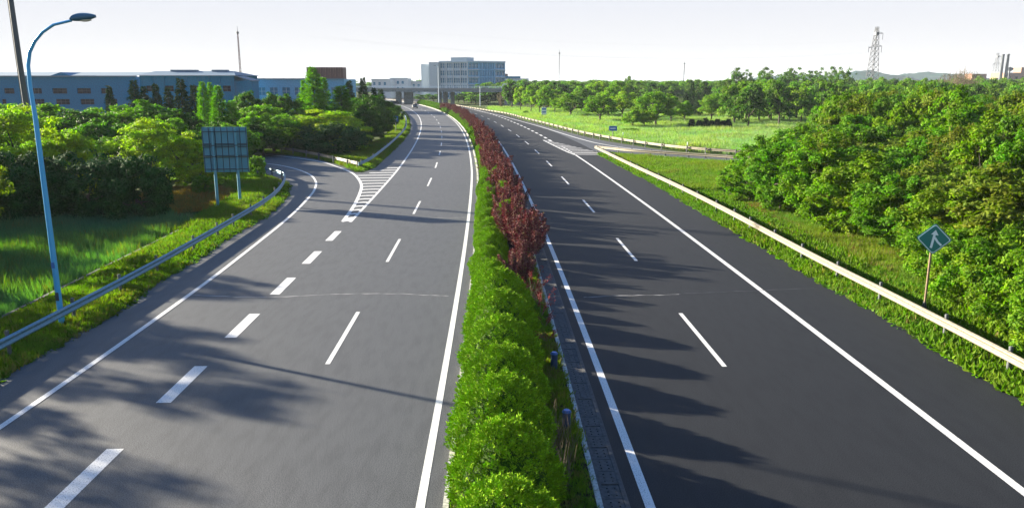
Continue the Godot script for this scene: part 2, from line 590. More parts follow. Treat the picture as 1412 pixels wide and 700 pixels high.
# ---------------------------------------------------------------- median
func build_median() -> void:
	var mb := MB.new()
	mb.strip(strip_pts(CL, -8, 430, -1.80, 0.11, 4.0), strip_pts(C, -8, 430, 1.17, 0.11, 4.0))
	struct("median_strip", mb.mesh(M.hedge_soil), "long planted strip of soil between the two carriageways")
	# kerbs: single stones as far as they can be told apart, then one run
	for side in 2:
		var f: Callable = CL if side == 0 else C
		var o := -1.88 if side == 0 else 1.23
		var k := thing("kerb", f.call(5.0, o, 0.0), ["pale kerb along the green hedge foot facing the worn carriageway", "thin pale kerb between the hedge and the drain channel"][side], "kerb")
		var base: Vector3 = k.position
		var z := 6.0
		rng.seed = 40 + side
		while z < 62.0:
			mb = MB.new()
			var a: Vector3 = f.call(z + 0.012, o, 0.065) - base
			var b: Vector3 = f.call(z + 0.985, o, 0.065) - base
			mb.bar(a + Vector3(rng.randf_range(-0.006, 0.006), rng.randf_range(-0.006, 0.004), 0), b, 0.13, 0.15)
			part("kerb_stone", mb.mesh(M.kerb_concrete), k)
			z += 1.0
		mb = MB.new()
		while z < 420.0:
			mb.bar(f.call(z, o, 0.065) - base, f.call(z + 2.99, o, 0.065) - base, 0.16, 0.15)
			z += 3.0
		var run := part("kerb_run", mb.mesh(M.kerb_concrete), k)
		run.set_meta("kind", "stuff")
	# drain channel with pierced cover slabs
	var dr := thing("drain_channel", C(5.0, 1.45), "dark concrete drain channel with pierced cover slabs beside the hedge kerb", "drain")
	var db: Vector3 = dr.position
	mb = MB.new()
	mb.strip(strip_pts(C, 0, 120, 1.30, 0.008, 3.0), strip_pts(C, 0, 120, 1.92, 0.008, 3.0))
	var bed := part("channel_bed", mb.mesh(M.tar), dr)
	bed.position = -db
	for o in [1.345, 1.835]:
		mb = MB.new()
		var zz := 2.0
		while zz < 118.0:
			mb.bar(C(zz, o, 0.035) - db, C(zz + 2.0, o, 0.035) - db, 0.09, 0.07)
			zz += 2.0
		part("channel_rim", mb.mesh(M.slab_concrete), dr)
	var slab := slab_mesh()
	rng.seed = 77
	var s := 9.0
	while s < 60.0:
		var p := C(s, 1.59, 0.030)
		var q := C(s + 0.5, 1.59, 0.030)
		var d := (q - p).normalized()
		var o := part("cover_slab", slab, dr)
		o.transform = Transform3D(Basis(d.cross(Vector3.UP), Vector3.UP, -d), (p + q) * 0.5 - db)
		o.position.y += rng.randf_range(-0.012, 0.010)
		o.rotate_y(rng.randf_range(-0.015, 0.015))
		s += 0.62
	# squat blue marker posts behind the kerb
	for q in [[781, 592], [764, 508]]:
		var g := G(q[0], q[1], 0.11)
		var t := thing("marker_post", g, "squat blue marker post between the green bushes and the pale kerb", "marker post", "marker posts in the median")
		mb = MB.new()
		mb.tube([Vector3.ZERO, Vector3(0, 0.5, 0)], [0.11, 0.11], 14)
		part("post", mb.mesh(M.blue_plastic), t)
		mb = MB.new()
		mb.tube([Vector3(0, 0.5, 0), Vector3(0, 0.52, 0), Vector3(0, 0.56, 0)], [0.125, 0.125, 0.08], 14)
		part("cap", mb.mesh(M.sign_blue), t)

func slab_mesh() -> ArrayMesh:
	# 0.60 wide (x), 0.60 long (z), two rows of square holes
	var mb := MB.new()
	var gx := [-0.195, -0.11, -0.07, 0.07, 0.11, 0.195]
	var gz := [-0.295, -0.18, -0.135, -0.022, 0.022, 0.135, 0.18, 0.295]
	var hole := func(i: int, j: int) -> bool: return (i == 1 or i == 3) and (j == 1 or j == 3 or j == 5)
	for i in 5:
		for j in 7:
			var a := Vector3(gx[i], 0.03, gz[j])
			var b := Vector3(gx[i + 1], 0.03, gz[j])
			var c := Vector3(gx[i + 1], 0.03, gz[j + 1])
			var d := Vector3(gx[i], 0.03, gz[j + 1])
			var w := Vector3(0, -0.05, 0)
			if hole.call(i, j):
				mb.quad(a, b, b + w, a + w); mb.quad(b, c, c + w, b + w); mb.quad(c, d, d + w, c + w); mb.quad(d, a, a + w, d + w)
			else:
				mb.quad(a, b, c, d)
	var p := Vector3(-0.195, 0.03, -0.295)
	var q := Vector3(0.195, 0.03, -0.295)
	var r := Vector3(0.195, 0.03, 0.295)
	var s := Vector3(-0.195, 0.03, 0.295)
	var dn := Vector3(0, -0.06, 0)
	for e in [[p, q], [q, r], [r, s], [s, p]]:
		mb.quad(e[0], e[1], e[1] + dn, e[0] + dn)
	return mb.mesh(M.slab_concrete)

# ---------------------------------------------------------------- guardrails
func guardrail(pts: Array, face: float, label: String, span := 4.0, zincm := "galvanised", post_back := 0.16) -> void:
	# face +1: the beam looks to the side of direction x UP; posts stand behind it
	var p := smooth_path(pts, 1.0)
	var t := thing("guardrail", p[0], label, "guardrail", "guardrails along the roads")
	var b0 := p[0]
	var prof := [[0.0, 0.43], [0.065, 0.46], [0.085, 0.50], [0.065, 0.55], [0.01, 0.585], [0.01, 0.615], [0.065, 0.65], [0.085, 0.70], [0.065, 0.74], [0.0, 0.77]]
	var mb := MB.new()
	var rows := []
	for k in p.size():
		var d: Vector3 = (p[mini(k + 1, p.size() - 1)] - p[maxi(k - 1, 0)]).normalized()
		var s := d.cross(Vector3.UP).normalized() * face
		var row := []
		for q in prof.size():
			var e0: Array = prof[maxi(q - 1, 0)]
			var e1: Array = prof[mini(q + 1, prof.size() - 1)]
			var nn: Vector3 = (s * (e1[1] - e0[1]) - Vector3.UP * (e1[0] - e0[0])).normalized()
			row.append(mb.vert(p[k] - b0 + s * prof[q][0] + Vector3.UP * (prof[q][1]), nn))
		rows.append(row)
	for k in p.size() - 1:
		for q in prof.size() - 1:
			if face > 0.0:
				mb.ix.append_array(PackedInt32Array([rows[k][q], rows[k][q + 1], rows[k + 1][q + 1], rows[k][q], rows[k + 1][q + 1], rows[k + 1][q]]))
			else:
				mb.ix.append_array(PackedInt32Array([rows[k][q], rows[k + 1][q + 1], rows[k][q + 1], rows[k][q], rows[k + 1][q], rows[k + 1][q + 1]]))
	part("beam", mb.mesh(M[zincm]), t)
	# rounded end plates
	for e in [0, p.size() - 1]:
		var d: Vector3 = (p[mini(e + 1, p.size() - 1)] - p[maxi(e - 1, 0)]).normalized()
		var s := d.cross(Vector3.UP).normalized() * face
		mb = MB.new()
		var out := d * (-1.0 if e == 0 else 1.0)
		var pts2 := []
		for k in 7:
			var a := PI * k / 6.0
			pts2.append(p[e] - b0 + out * sin(a) * 0.3 + s * (0.05 - 0.22 * (1.0 - cos(a)) * 0.5))
		for k in 6:
			mb.quad(pts2[k] + Vector3.UP * 0.43, pts2[k + 1] + Vector3.UP * 0.43, pts2[k + 1] + Vector3.UP * 0.77, pts2[k] + Vector3.UP * 0.77)
		part("end_plate", mb.mesh(M[zincm]), t)
	var pm := MB.new()
	pm.tube([Vector3(0, -0.15, 0), Vector3(0, 0.84, 0)], [0.065, 0.065], 12, false)
	var post_mesh := pm.mesh(M.post_steel)
	pm = MB.new()
	pm.tube([Vector3(0, 0.84, 0), Vector3(0, 0.845, 0), Vector3(0, 0.88, 0)], [0.078, 0.078, 0.045], 12)
	var cap_mesh := pm.mesh(M.post_steel)
	pm = MB.new()
	pm.bx(Vector3(0, 0.6, 0), Vector3(0.13, 0.2, 0.16))
	var block_mesh := pm.mesh(M.post_steel)
	var run := 1.0
	var acc := 0.0
	for k in range(1, p.size()):
		var seg := p[k].distance_to(p[k - 1])
		acc += seg
		if acc >= run:
			run += span
			var d := (p[k] - p[k - 1]).normalized()
			var s := d.cross(Vector3.UP).normalized() * face
			var o := part("post", post_mesh, t, p[k] - b0 - s * post_back)
			part("post_cap", cap_mesh, o)
			var bl := part("spacer", block_mesh, o, s * (post_back * 0.5 + 0.01))
			bl.rotation.y = atan2(s.x, s.z) + PI * 0.5

func build_guardrails() -> void:
	guardrail([[-16.9, 0], [-16.9, 14], [-16.95, 27], [-17.05, 35], [-17.3, 42], [-17.7, 51], [-18.1, 57], [-18.9, 63], [-20.4, 70], [-22.0, 74.5], [-24.5, 78.0]], 1.0, "shade-tinted blue grey guardrail curving along the slip road beside the tall street lamp", 4.0, "galvanised_shaded")
	guardrail([[-45, 111.5], [-34.3, 105.7], [-28.3, 100.6], [-22.3, 92.5], [-18.6, 86.8], [-16.3, 83.2]], -1.0, "pale guardrail along the slip road leading to the pointed grass island")
	guardrail([[-16.1, 82.9], [-16.0, 88], [-16.4, 98], [-17.6, 118], [-19.4, 142], [-22.0, 165], [-27.0, 200], [-34.5, 240], [-45, 285]], 1.0, "guardrail along the dark tree clump running from the island to the bridge", 4.0, "galvanised_shaded")
	guardrail([[15.8, 2], [15.8, 20], [15.5, 29], [15.0, 38], [14.5, 52], [13.8, 65], [12.5, 82], [11.3, 100], [11.0, 104.2]], -1.0, "long pale guardrail beside the green diamond sign and the thicket")
	guardrail([[11.25, 104.6], [12.9, 102.2], [15.0, 99.2], [18.0, 96.5], [22.8, 92.6], [28.0, 87.8], [38.0, 79.0], [52, 68]], 1.0, "guardrail with its posts showing along the near side of the joining slip road", 2.6)
	guardrail([[-22, 300], [-15.5, 272], [-8.0, 243], [-1.2, 216], [2.9, 190], [7.2, 165], [12.2, 135.5], [17.4, 116], [22.5, 104.5], [30, 96.5], [44, 85]], -1.0, "far pale guardrail between the joining slip road and the meadow")

# ---------------------------------------------------------------- lamps, signs
func build_furniture() -> void:
	# curved street lamp
	var b := G(85, 448)
	b.y = -0.1
	var t := thing("street_lamp", b, "tall slender blue grey street lamp with a curved arm behind the guardrail", "street lamp")
	var mb := MB.new()
	var zf := -b.z
	var pts := []
	var rad := []
	for q in [[448, 0.0], [300, 0.0], [160, 0.0]]:
		var h := D(60, q[0], zf).y
		pts.append(Vector3(0, h - b.y, 0))
		rad.append(lerpf(0.11, 0.075, h / 9.5))
	pts[0].y = 0.0
	mb.tube(pts, rad, 16, false)
	part("pole", mb.mesh(M.lamp_steel), t)
	mb = MB.new()
	var arm := []
	var ar := []
	var ctrl := [Vector2(41, 160), Vector2(35, 120), Vector2(33, 90), Vector2(36, 72), Vector2(44, 57), Vector2(56, 44), Vector2(72, 34), Vector2(98, 28)]
	var shift := D(41, 160, zf).x - b.x
	for k in ctrl.size():
		var w := D(ctrl[k].x, ctrl[k].y, zf) - b
		w.x -= shift * (1.0 - k / 7.0)
		w.z = 0.0
		arm.append(w)
		ar.append(lerpf(0.075, 0.045, k / 7.0))
	arm[0] = pts[2]
	mb.tube(arm, ar, 14)
	part("arm", mb.mesh(M.lamp_steel), t)
	# lamp head: flattened shell
	var head := D(114, 24.5, zf) - b
	head.z = 0.0
	mb = MB.new()
	var axis := Vector3(1, 0.10, 0).normalized()
	var hp := []
	var hr := []
	for k in 11:
		var u := k / 10.0
		hp.append(axis * lerpf(-0.47, 0.44, u))
		hr.append(0.03 + 0.15 * pow(sin(PI * pow(u, 0.8) * 0.93 + 0.08), 0.75))
	mb.tube(hp, hr, 16)
	for k in mb.v.size():
		mb.v[k].z *= 0.95
		if mb.v[k].y < axis.y * mb.v[k].x: mb.v[k].y = lerpf(mb.v[k].y, axis.y * mb.v[k].x, 0.45)
	var hd := part("lamp_head", mb.mesh(M.head_steel), t, head)
	mb = MB.new()
	hp = []
	hr = []
	for k in 7:
		var u := k / 6.0
		hp.append(axis * lerpf(-0.18, 0.30, u) + Vector3(0, -0.085, 0))
		hr.append(0.02 + 0.085 * sin(PI * u))
	mb.tube(hp, hr, 12)
	for k in mb.v.size(): mb.v[k].y = lerpf(mb.v[k].y, -0.085, 0.5)
	part("lens", mb.mesh(M.lamp_glass), hd)
	mb = MB.new()
	mb.bx(Vector3(0.0, 0.35, 0.095), Vector3(0.12, 0.32, 0.03))
	part("access_door", mb.mesh(M.dark_steel), t, Vector3(0, 0.9, 0))
	mb = MB.new()
	mb.bx(Vector3(0, 0.03, 0), Vector3(0.42, 0.06, 0.42))
	part("base_plate", mb.mesh(M.post_steel), t)
	mb = MB.new()
	mb.bx(Vector3(0, 0, 0), Vector3(0.13, 0.22, 0.012))
	part("number_plate", mb.mesh(M.sign_blue), t, Vector3(0.0, D(76, 365, zf).y - b.y, 0.105))

	# tall dark mast in the trees
	var top := D(3, -60, 76.0)
	t = thing("mast", Vector3(D(24, 140, 76.0).x + 0.9, -0.03, -76.0), "thick dark steel mast rising out of the yellow green trees", "mast")
	mb = MB.new()
	mb.tube([Vector3.ZERO, Vector3(-0.25, 11, 0), Vector3(-0.4, 26, 0)], [0.29, 0.24, 0.19], 16)
	part("shaft", mb.mesh(M.dark_steel), t)
	mb = MB.new()
	mb.tube([Vector3(0, 0, 0), Vector3(0, 0.12, 0)], [0.62, 0.62], 16)
	part("foot_flange", mb.mesh(M.post_steel), t)
	mb = MB.new()
	mb.bar(Vector3(-0.30, 0.2, 0.30), Vector3(-0.56, 25.8, 0.18), 0.05, 0.05)
	part("cable_duct", mb.mesh(M.galvanised), t)

	t = thing("ditch_edging", Vector3(-20.9, land(-20.9, 38.0), -38.0), "thin grey concrete edging between the verge and the field grass", "edging")
	var ep := smooth_path([[-20.7, 22], [-20.9, 34], [-21.1, 44], [-22.0, 54]], 1.5)
	for k in ep.size() - 1:
		var p0 := ep[k]
		var p1 := ep[k + 1]
		p0.y = land(p0.x, -p0.z) + 0.03
		p1.y = land(p1.x, -p1.z) + 0.03
		mb = MB.new()
		mb.bar(p0 - t.position, p0.lerp(p1, 0.985) - t.position, 0.16, 0.4)
		part("edging_stone", mb.mesh(M.slab_concrete), t)
	build_back_sign()
	build_diamond_sign()
	# small roadside signs
	var g := G(546, 183)
	small_sign(g, 0.9, 1.0, 3.0, "sign_blue", "small blue sign on a post beside the clump guardrail", 0.06)
	g = G(845, 194)
	small_sign(g, 1.25, 0.75, 2.3, "sign_blue", "small blue and white sign beyond the joining slip road guardrail", 0.06)
	# white board with three blue rows
	g = G(750, 163)
	t = thing("notice_board", g, "white board with blue rows standing in the meadow by the trees", "sign")
	mb = MB.new()
	mb.bx(Vector3(0, 1.55, 0), Vector3(1.25, 2.3, 0.08))
	part("board", mb.mesh(M.sign_white), t)
	for k in 3:
		mb = MB.new()
		mb.bx(Vector3(0, 0.8 + k * 0.75, 0.05), Vector3(1.05, 0.3 if k < 2 else 0.36, 0.02))
		part("printed_row", mb.mesh(M.sign_blue), t)
	for s in [-0.5, 0.5]:
		mb = MB.new()
		mb.bar(Vector3(s, -0.1, -0.07), Vector3(s, 2.5, -0.07), 0.07, 0.07)
		part("leg", mb.mesh(M.post_steel), t)
	# short white marker posts along the meadow guardrail
	for q in [[859, 192], [948, 207]]:
		g = G(q[0], q[1])
		t = thing("delineator", g, "short slim white delineator post beside the meadow guardrail", "delineator", "delineators by the meadow")
		mb = MB.new()
		mb.bar(Vector3.ZERO, Vector3(0, 1.1, 0), 0.16, 0.1)
		part("post", mb.mesh(M.sign_white), t)
		mb = MB.new()
		mb.bx(Vector3(0, 0.9, 0.055), Vector3(0.12, 0.18, 0.012))
		part("reflector", mb.mesh(M.dark_steel), t)
	# slim lamp columns near the bridge
	for q in [[605.0, 92.0, 285.0, "slim pale lamp column in front of the office block and bridge"], [662.0, 119.0, 300.0, "short slim lamp column by the bridge deck before round shrubs"]]:
		var p := D(q[0], 140, q[2])
		var hh: float = D(q[0], q[1], q[2]).y
		t = thing("lamp_column", Vector3(p.x, 0, p.z), q[3], "street lamp")
		mb = MB.new()
		mb.tube([Vector3.ZERO, Vector3(0, hh, 0)], [0.16, 0.10], 10)
		part("pole", mb.mesh(M.window_frame), t)
		mb = MB.new()
		mb.tube([Vector3(0, hh, 0), Vector3(-0.9, hh + 0.35, 0)], [0.08, 0.06], 8)
		part("arm", mb.mesh(M.window_frame), t)
		mb = MB.new()
		mb.bx(Vector3(-1.2, hh + 0.38, 0), Vector3(0.8, 0.14, 0.3))
		part("lamp_head", mb.mesh(M.post_steel), t)

func small_sign(g: Vector3, w: float, h: float, top: float, m: String, label: String, r: float) -> void:
	var t := thing("road_sign", g, label, "sign")
	var mb := MB.new()
	mb.tube([Vector3(0, -0.1, 0), Vector3(0, top, 0)], [r, r], 10)
	part("post", mb.mesh(M.post_steel), t)
	mb = MB.new()
	mb.bx(Vector3(0, top - h * 0.5, 0.08), Vector3(w, h, 0.05))
	part("panel", mb.mesh(M[m]), t)
	mb = MB.new()
	mb.bx(Vector3(0, top - h * 0.5, 0.112), Vector3(w * 0.7, h * 0.22, 0.01))
	part("printed_row", mb.mesh(M.sign_white), t)

func build_back_sign() -> void:
	var l := G(298, 281)
	var r := G(331, 278.5)
	var mid := (l + r) * 0.5
	mid.y = land(mid.x, -mid.z)
	var t := thing("sign_board", mid, "large square sign board seen from its ribbed back on two posts", "sign")
	var zf := -mid.z
	var tl := D(277, 175, zf)
	var br := D(342, 237.5, zf)
	var w := br.x - tl.x
	var y1 := tl.y - mid.y
	var y0 := br.y - mid.y
	var cx := (tl.x + br.x) * 0.5 - mid.x
	t.rotation.y = 0.10
	# face sheets: 3 rows of panels, a little proud of one another
	var rows := [[0.0, 0.34], [0.345, 0.625], [0.63, 1.0]]
	for k in 3:
		var mb := MB.new()
		var a := lerpf(y0, y1, rows[k][0])
		var b := lerpf(y0, y1, rows[k][1])
		mb.bx(Vector3(cx, (a + b) * 0.5, -0.16), Vector3(w, b - a - 0.012, 0.03))
		part("panel", mb.mesh(M.sign_back_shaded), t)
	for k in 8:
		var mb := MB.new()
		var x := cx - w * 0.5 + w * (k + 0.12) / 7.24
		mb.bar(Vector3(x, y0 + 0.02, -0.125), Vector3(x, y1 - 0.02, -0.125), 0.06, 0.035)
		part("vertical_rib", mb.mesh(M.sign_rib), t)
	for u in [0.07, 0.335, 0.37, 0.56, 0.60, 0.63, 0.90]:
		var mb := MB.new()
		var y := lerpf(y0, y1, u)
		mb.bar(Vector3(cx - w * 0.5 + 0.02, y, -0.085), Vector3(cx + w * 0.5 - 0.02, y, -0.085), 0.085, 0.05)
		part("cross_rail", mb.mesh(M.sign_rib), t)
	for s in [-1.0, 1.0]:
		var x: float = cx + s * w * 0.255
		var mb := MB.new()
		mb.tube([Vector3(x, -0.3, 0.03), Vector3(x, y1 - 0.12, 0.03)], [0.11, 0.11], 14)
		var o := part("post", mb.mesh(M.sign_back_shaded), t)
		mb = MB.new()
		mb.bx(Vector3(x, 0.02, 0.03), Vector3(0.4, 0.04, 0.4))
		part("base_plate", mb.mesh(M.post_steel), o)
		for u in [0.07, 0.35, 0.60, 0.90]:
			mb = MB.new()
			mb.bx(Vector3(x, lerpf(y0, y1, u), 0.03), Vector3(0.26, 0.06, 0.25))
			part("clamp", mb.mesh(M.sign_rib), o)

func build_diamond_sign() -> void:
	var g := G(1276, 430)
	var t := thing("diamond_sign", g, "green diamond sign with a pale merging arrow behind the long guardrail", "sign")
	var zf := -g.z
	var c := D(1288.5, 329, zf)
	var half := 22.0 * pxm(zf) * 0.98
	c -= g
	t.rotation.y = -0.42
	var mb := MB.new()
	mb.tube([Vector3(-0.04, -0.1, 0), Vector3(c.x - 0.05, c.y + half * 0.8, 0)], [0.045, 0.045], 12)
	part("post", mb.mesh(M.rusty_post), t)
	mb = MB.new()
	mb.tube([Vector3(-0.04, -0.1, 0), Vector3(-0.04, 0.16, 0), Vector3(-0.04, 0.42, 0)], [0.16, 0.12, 0.055], 10)
	part("footing", mb.mesh(M.dark_steel), t)
	var plate := func(h: float, z: float, th_: float, m: String, called: String, parent: Node) -> MeshInstance3D:
		# rounded diamond
		var p := []
		var rr := h * 0.13
		for k in 4:
			for j in 4:
				var a := PI * 0.5 * k - PI * 0.25 + PI * 0.5 * j / 3.0
				p.append(Vector3(cos(PI * 0.5 * k), sin(PI * 0.5 * k), 0) * (h - rr * 1.3) + Vector3(cos(a), sin(a), 0) * rr)
		var b := MB.new()
		for k in p.size():
			var q: Vector3 = p[(k + 1) % p.size()]
			var f := Vector3(0, 0, z + th_)
			b.tri(Vector3(0, 0, z + th_), q + f, p[k] + f)
			b.tri(Vector3(0, 0, z), p[k] + Vector3(0, 0, z), q + Vector3(0, 0, z))
			b.quad(p[k] + Vector3(0, 0, z), p[k] + f, q + f, q + Vector3(0, 0, z))
		return part(called, b.mesh(M[m]), parent, Vector3(c.x, c.y, 0))
	plate.call(half, 0.05, 0.02, "sign_green", "panel", t)
	plate.call(half * 0.93, 0.071, 0.004, "sign_white", "border", t)
	plate.call(half * 0.865, 0.076, 0.004, "sign_green", "field", t)
	mb = MB.new()
	var z := 0.0835
	var s := half / 22.0
	var P := func(x: float, y: float) -> Vector3: return Vector3(c.x + x * s, c.y + y * s, z)
	var stroke := func(pl: Array, w: float) -> void:
		for k in pl.size() - 1:
			var a: Vector3 = P.call(pl[k][0], pl[k][1])
			var b: Vector3 = P.call(pl[k + 1][0], pl[k + 1][1])
			var sd := (b - a).cross(Vector3(0, 0, 1)).normalized() * (w * s * 0.5)
			mb.quad(a - sd, a + sd, b + sd, b - sd)
	stroke.call([[-2.8, -12.5], [0.2, 7.5]], 2.9)
	stroke.call([[9.5, -8.0], [5.0, -4.0], [0.6, 2.5]], 2.7)
	mb.tri(P.call(0.9, 13.0) + Vector3(0, 0, 0.005), P.call(4.9, 5.4) + Vector3(0, 0, 0.005), P.call(-4.3, 6.5) + Vector3(0, 0, 0.005))
	part("merge_arrow", mb.mesh(M.sign_white), t)
	mb = MB.new()
	for y in [-0.35, 0.35]:
		mb.bx(Vector3(c.x - 0.02, c.y + half * y, 0.03), Vector3(half * 0.9, 0.05, 0.04))
	part("bracket", mb.mesh(M.dark_steel), t)

# ---------------------------------------------------------------- buildings
func facade(parent: Node, wall_mat: String, org: Vector3, u: Vector3, w: float, h: float, wins: Array, depth := 0.25, glass := "dark_window", sill := false) -> void:
	# a wall with real openings; wins are [x0, y0, x1, y1] in metres; outside is towards u x UP
	var out := u.cross(Vector3.UP).normalized()
	var xs := [0.0, w]
	var ys := [0.0, h]
	for r in wins:
		for x in [r[0], r[2]]:
			if not xs.has(x): xs.append(x)
		for y in [r[1], r[3]]:
			if not ys.has(y): ys.append(y)
	xs.sort(); ys.sort()
	var mb := MB.new()
	var at := func(x: float, y: float, d := 0.0) -> Vector3: return org + u * x + Vector3.UP * y - out * d
	for j in ys.size() - 1:
		var x0 := -1.0
		for i in xs.size() - 1:
			var cx: float = (xs[i] + xs[i + 1]) * 0.5
			var cy: float = (ys[j] + ys[j + 1]) * 0.5
			var hole := false
			for r in wins:
				if cx > r[0] and cx < r[2] and cy > r[1] and cy < r[3]:
					hole = true
					break
			if not hole and x0 < 0.0: x0 = xs[i]
			if x0 >= 0.0 and (hole or i == xs.size() - 2):
				var x1: float = xs[i] if hole else xs[i + 1]
				mb.quad(at.call(x0, ys[j + 1]), at.call(x1, ys[j + 1]), at.call(x1, ys[j]), at.call(x0, ys[j]))
				x0 = -1.0
	for r in wins:
		var c := [[r[0], r[1]], [r[2], r[1]], [r[2], r[3]], [r[0], r[3]]]
		for k in 4:
			var a: Array = c[k]
			var b: Array = c[(k + 1) % 4]
			mb.quad(at.call(a[0], a[1]), at.call(b[0], b[1]), at.call(b[0], b[1], depth), at.call(a[0], a[1], depth))
	part("wall", mb.mesh(M[wall_mat]), parent)
	for r in wins:
		var g := MB.new()
		g.quad(at.call(r[0], r[3], depth), at.call(r[2], r[3], depth), at.call(r[2], r[1], depth), at.call(r[0], r[1], depth))
		var o := part("window", g.mesh(M[glass]), parent)
		var fr := MB.new()
		var m := [(r[0] + r[2]) * 0.5, (r[1] + r[3]) * 0.5]
		var nv := maxi(1, int(round((r[2] - r[0]) / 1.3)))
		for k in range(1, nv):
			var x := lerpf(r[0], r[2], k / float(nv))
			fr.bar(at.call(x, r[1], depth - 0.04), at.call(x, r[3], depth - 0.04), 0.07, 0.06)
		fr.bar(at.call(r[0], m[1], depth - 0.03), at.call(r[2], m[1], depth - 0.03), 0.05, 0.06)
		part("window_frame", fr.mesh(M.post_steel if glass == "dark_window" else M.window_frame), o)

func shell(parent: Node, m: String, org: Vector3, u: Vector3, w: float, h: float, dep: float) -> void:
	# the sides, back and top behind a facade
	var inn := -u.cross(Vector3.UP).normalized()
	var a := org
	var b := org + u * w
	var c := b + inn * dep
	var d := a + inn * dep
	var up := Vector3.UP * h
	var mb := MB.new()
	mb.quad(d + up, a + up, a, d); mb.quad(b + up, c + up, c, b); mb.quad(c + up, d + up, d, c)
	part("side_wall", mb.mesh(M[m]), parent)
	mb = MB.new()
	mb.quad(d + up, c + up, b + up, a + up)
	part("flat_roof", mb.mesh(M.roof_sheet), parent)

func build_buildings() -> void:
	var R := Vector3.RIGHT
	# long deep blue factory
	var z := 230.0
	var x0 := D(-230, 112, z).x
	var x1 := D(187, 112, z).x
	var h := D(0, 105.5, z).y
	var w := x1 - x0
	var t := thing("factory", Vector3(x0, 0, -z), "long deep blue factory hall with dark strip windows behind the trees", "building")
	var wins := []
	for q in [[3, 17], [39, 55], [70, 90], [104, 123], [137, 153], [-40, -20], [-80, -60], [-120, -100], [-160, -140], [-200, -180]]:
		wins.append([D(q[0], 112, z).x - x0, D(0, 129, z).y, D(q[1], 112, z).x - x0, D(0, 121.5, z).y])
	for q in [[-30, -10], [-2, 4], [40, 57], [73, 92], [107, 126], [141, 158]]:
		wins.append([D(q[0], 112, z).x - x0, D(0, 144, z).y, D(q[1], 112, z).x - x0, D(0, 136.5, z).y])
	facade(t, "blue_cladding", Vector3.ZERO, R, w, h, wins, 0.35)
	shell(t, "blue_cladding", Vector3.ZERO, R, w, h, 26.0)
	var mb := MB.new()
	mb.bx(Vector3(w * 0.5, h + 0.12, 0.1), Vector3(w + 0.6, 0.32, 0.9))
	part("eaves_gutter", mb.mesh(M.roof_sheet), t)
	mb = MB.new()
	var ga := D(69, 105, z).x - x0
	var gb := D(98, 105, z).x - x0
	var gy := D(0, 99.5, z).y
	mb.tri(Vector3(ga, h + 0.25, 0.25), Vector3((ga + gb) * 0.5, gy, 0.25), Vector3(gb, h + 0.25, 0.25))
	mb.quad(Vector3(ga, h + 0.25, 0.25), Vector3(ga, h + 0.25, -14), Vector3((ga + gb) * 0.5, gy, -14), Vector3((ga + gb) * 0.5, gy, 0.25))
	mb.quad(Vector3((ga + gb) * 0.5, gy, 0.25), Vector3((ga + gb) * 0.5, gy, -14), Vector3(gb, h + 0.25, -14), Vector3(gb, h + 0.25, 0.25))
	part("roof_gable", mb.mesh(M.blue_cladding), t)
	mb = MB.new()
	mb.quad(Vector3(-1, h + 0.3, 0.2), Vector3(-1, h + 1.4, -13), Vector3(w, h + 1.4, -13), Vector3(w, h + 0.3, 0.2))
	part("roof", mb.mesh(M.roof_sheet), t)
	var frame := MB.new()

	# brighter blue hall
	z = 215.0
	x0 = D(192, 112, z).x
	x1 = D(322, 112, z).x
	h = D(0, 104, z).y
	w = x1 - x0
	t = thing("factory", Vector3(x0, 0, -z), "bright blue factory hall with a pale raised roof behind the conifers", "building")
	wins = []
	for q in [[200, 212], [262, 276], [306, 317], [225, 238]]:
		wins.append([D(q[0], 112, z).x - x0, D(0, 126, z).y, D(q[1], 112, z).x - x0, D(0, 118, z).y])
	facade(t, "blue_cladding", Vector3.ZERO, R, w, h, wins, 0.3)
	shell(t, "blue_cladding", Vector3.ZERO, R, w, h, 20.0)
	mb = MB.new()
	var ry := D(0, 97.5, z).y
	mb.quad(Vector3(-0.8, h, 0.6), Vector3(-0.8 + 3, ry, -5), Vector3(w - 1.5, ry, -5), Vector3(w + 0.8, h, 0.6))
	mb.quad(Vector3(-0.8 + 3, ry, -5), Vector3(-0.8, h, -20), Vector3(w + 0.8, h, -20), Vector3(w - 1.5, ry, -5))
	mb.tri(Vector3(-0.8, h, 0.6), Vector3(-0.8, h, -20), Vector3(2.2, ry, -5))
	mb.tri(Vector3(w + 0.8, h, 0.6), Vector3(w - 1.5, ry, -5), Vector3(w + 0.8, h, -20))
	part("roof", mb.mesh(M.roof_sheet), t)
	for q in [[225, 262], [283, 305]]:
		mb = MB.new()
		var a := D(q[0], 97, z).x - x0
		var b := D(q[1], 97, z).x - x0
		mb.bx(Vector3((a + b) * 0.5, ry + 0.1, -5), Vector3(b - a, 0.5, 1.6))
		part("ridge_vent", mb.mesh(M.roof_sheet), t)
	for k in 9:
		mb = MB.new()
		var x := lerpf(0.6, w - 0.6, k / 8.0)
		mb.bar(Vector3(x, 0, 0.06), Vector3(x, h - 0.1, 0.06), 0.22, 0.12)
		part("wall_rib", mb.mesh(M.blue_cladding), t)
	# lean-to stair end
	mb = MB.new()
	mb.bx(Vector3(w + 2.2, (h - 1.4) * 0.5, -4), Vector3(4.4, h - 1.4, 6))
	part("end_bay", mb.mesh(M.blue_cladding), t)
	mb = MB.new()
	mb.box(Transform3D(Basis(Vector3(0, 0, 1), -0.28), Vector3(w + 2.3, h - 0.7, -4)), Vector3(5.0, 0.2, 6.6))
	part("end_roof", mb.mesh(M.roof_sheet), t)

	# pale blue building with tall windows and a brown louvred box
	z = 240.0
	x0 = D(334, 112, z).x
	x1 = D(474, 112, z).x
	h = D(0, 109, z).y
	w = x1 - x0
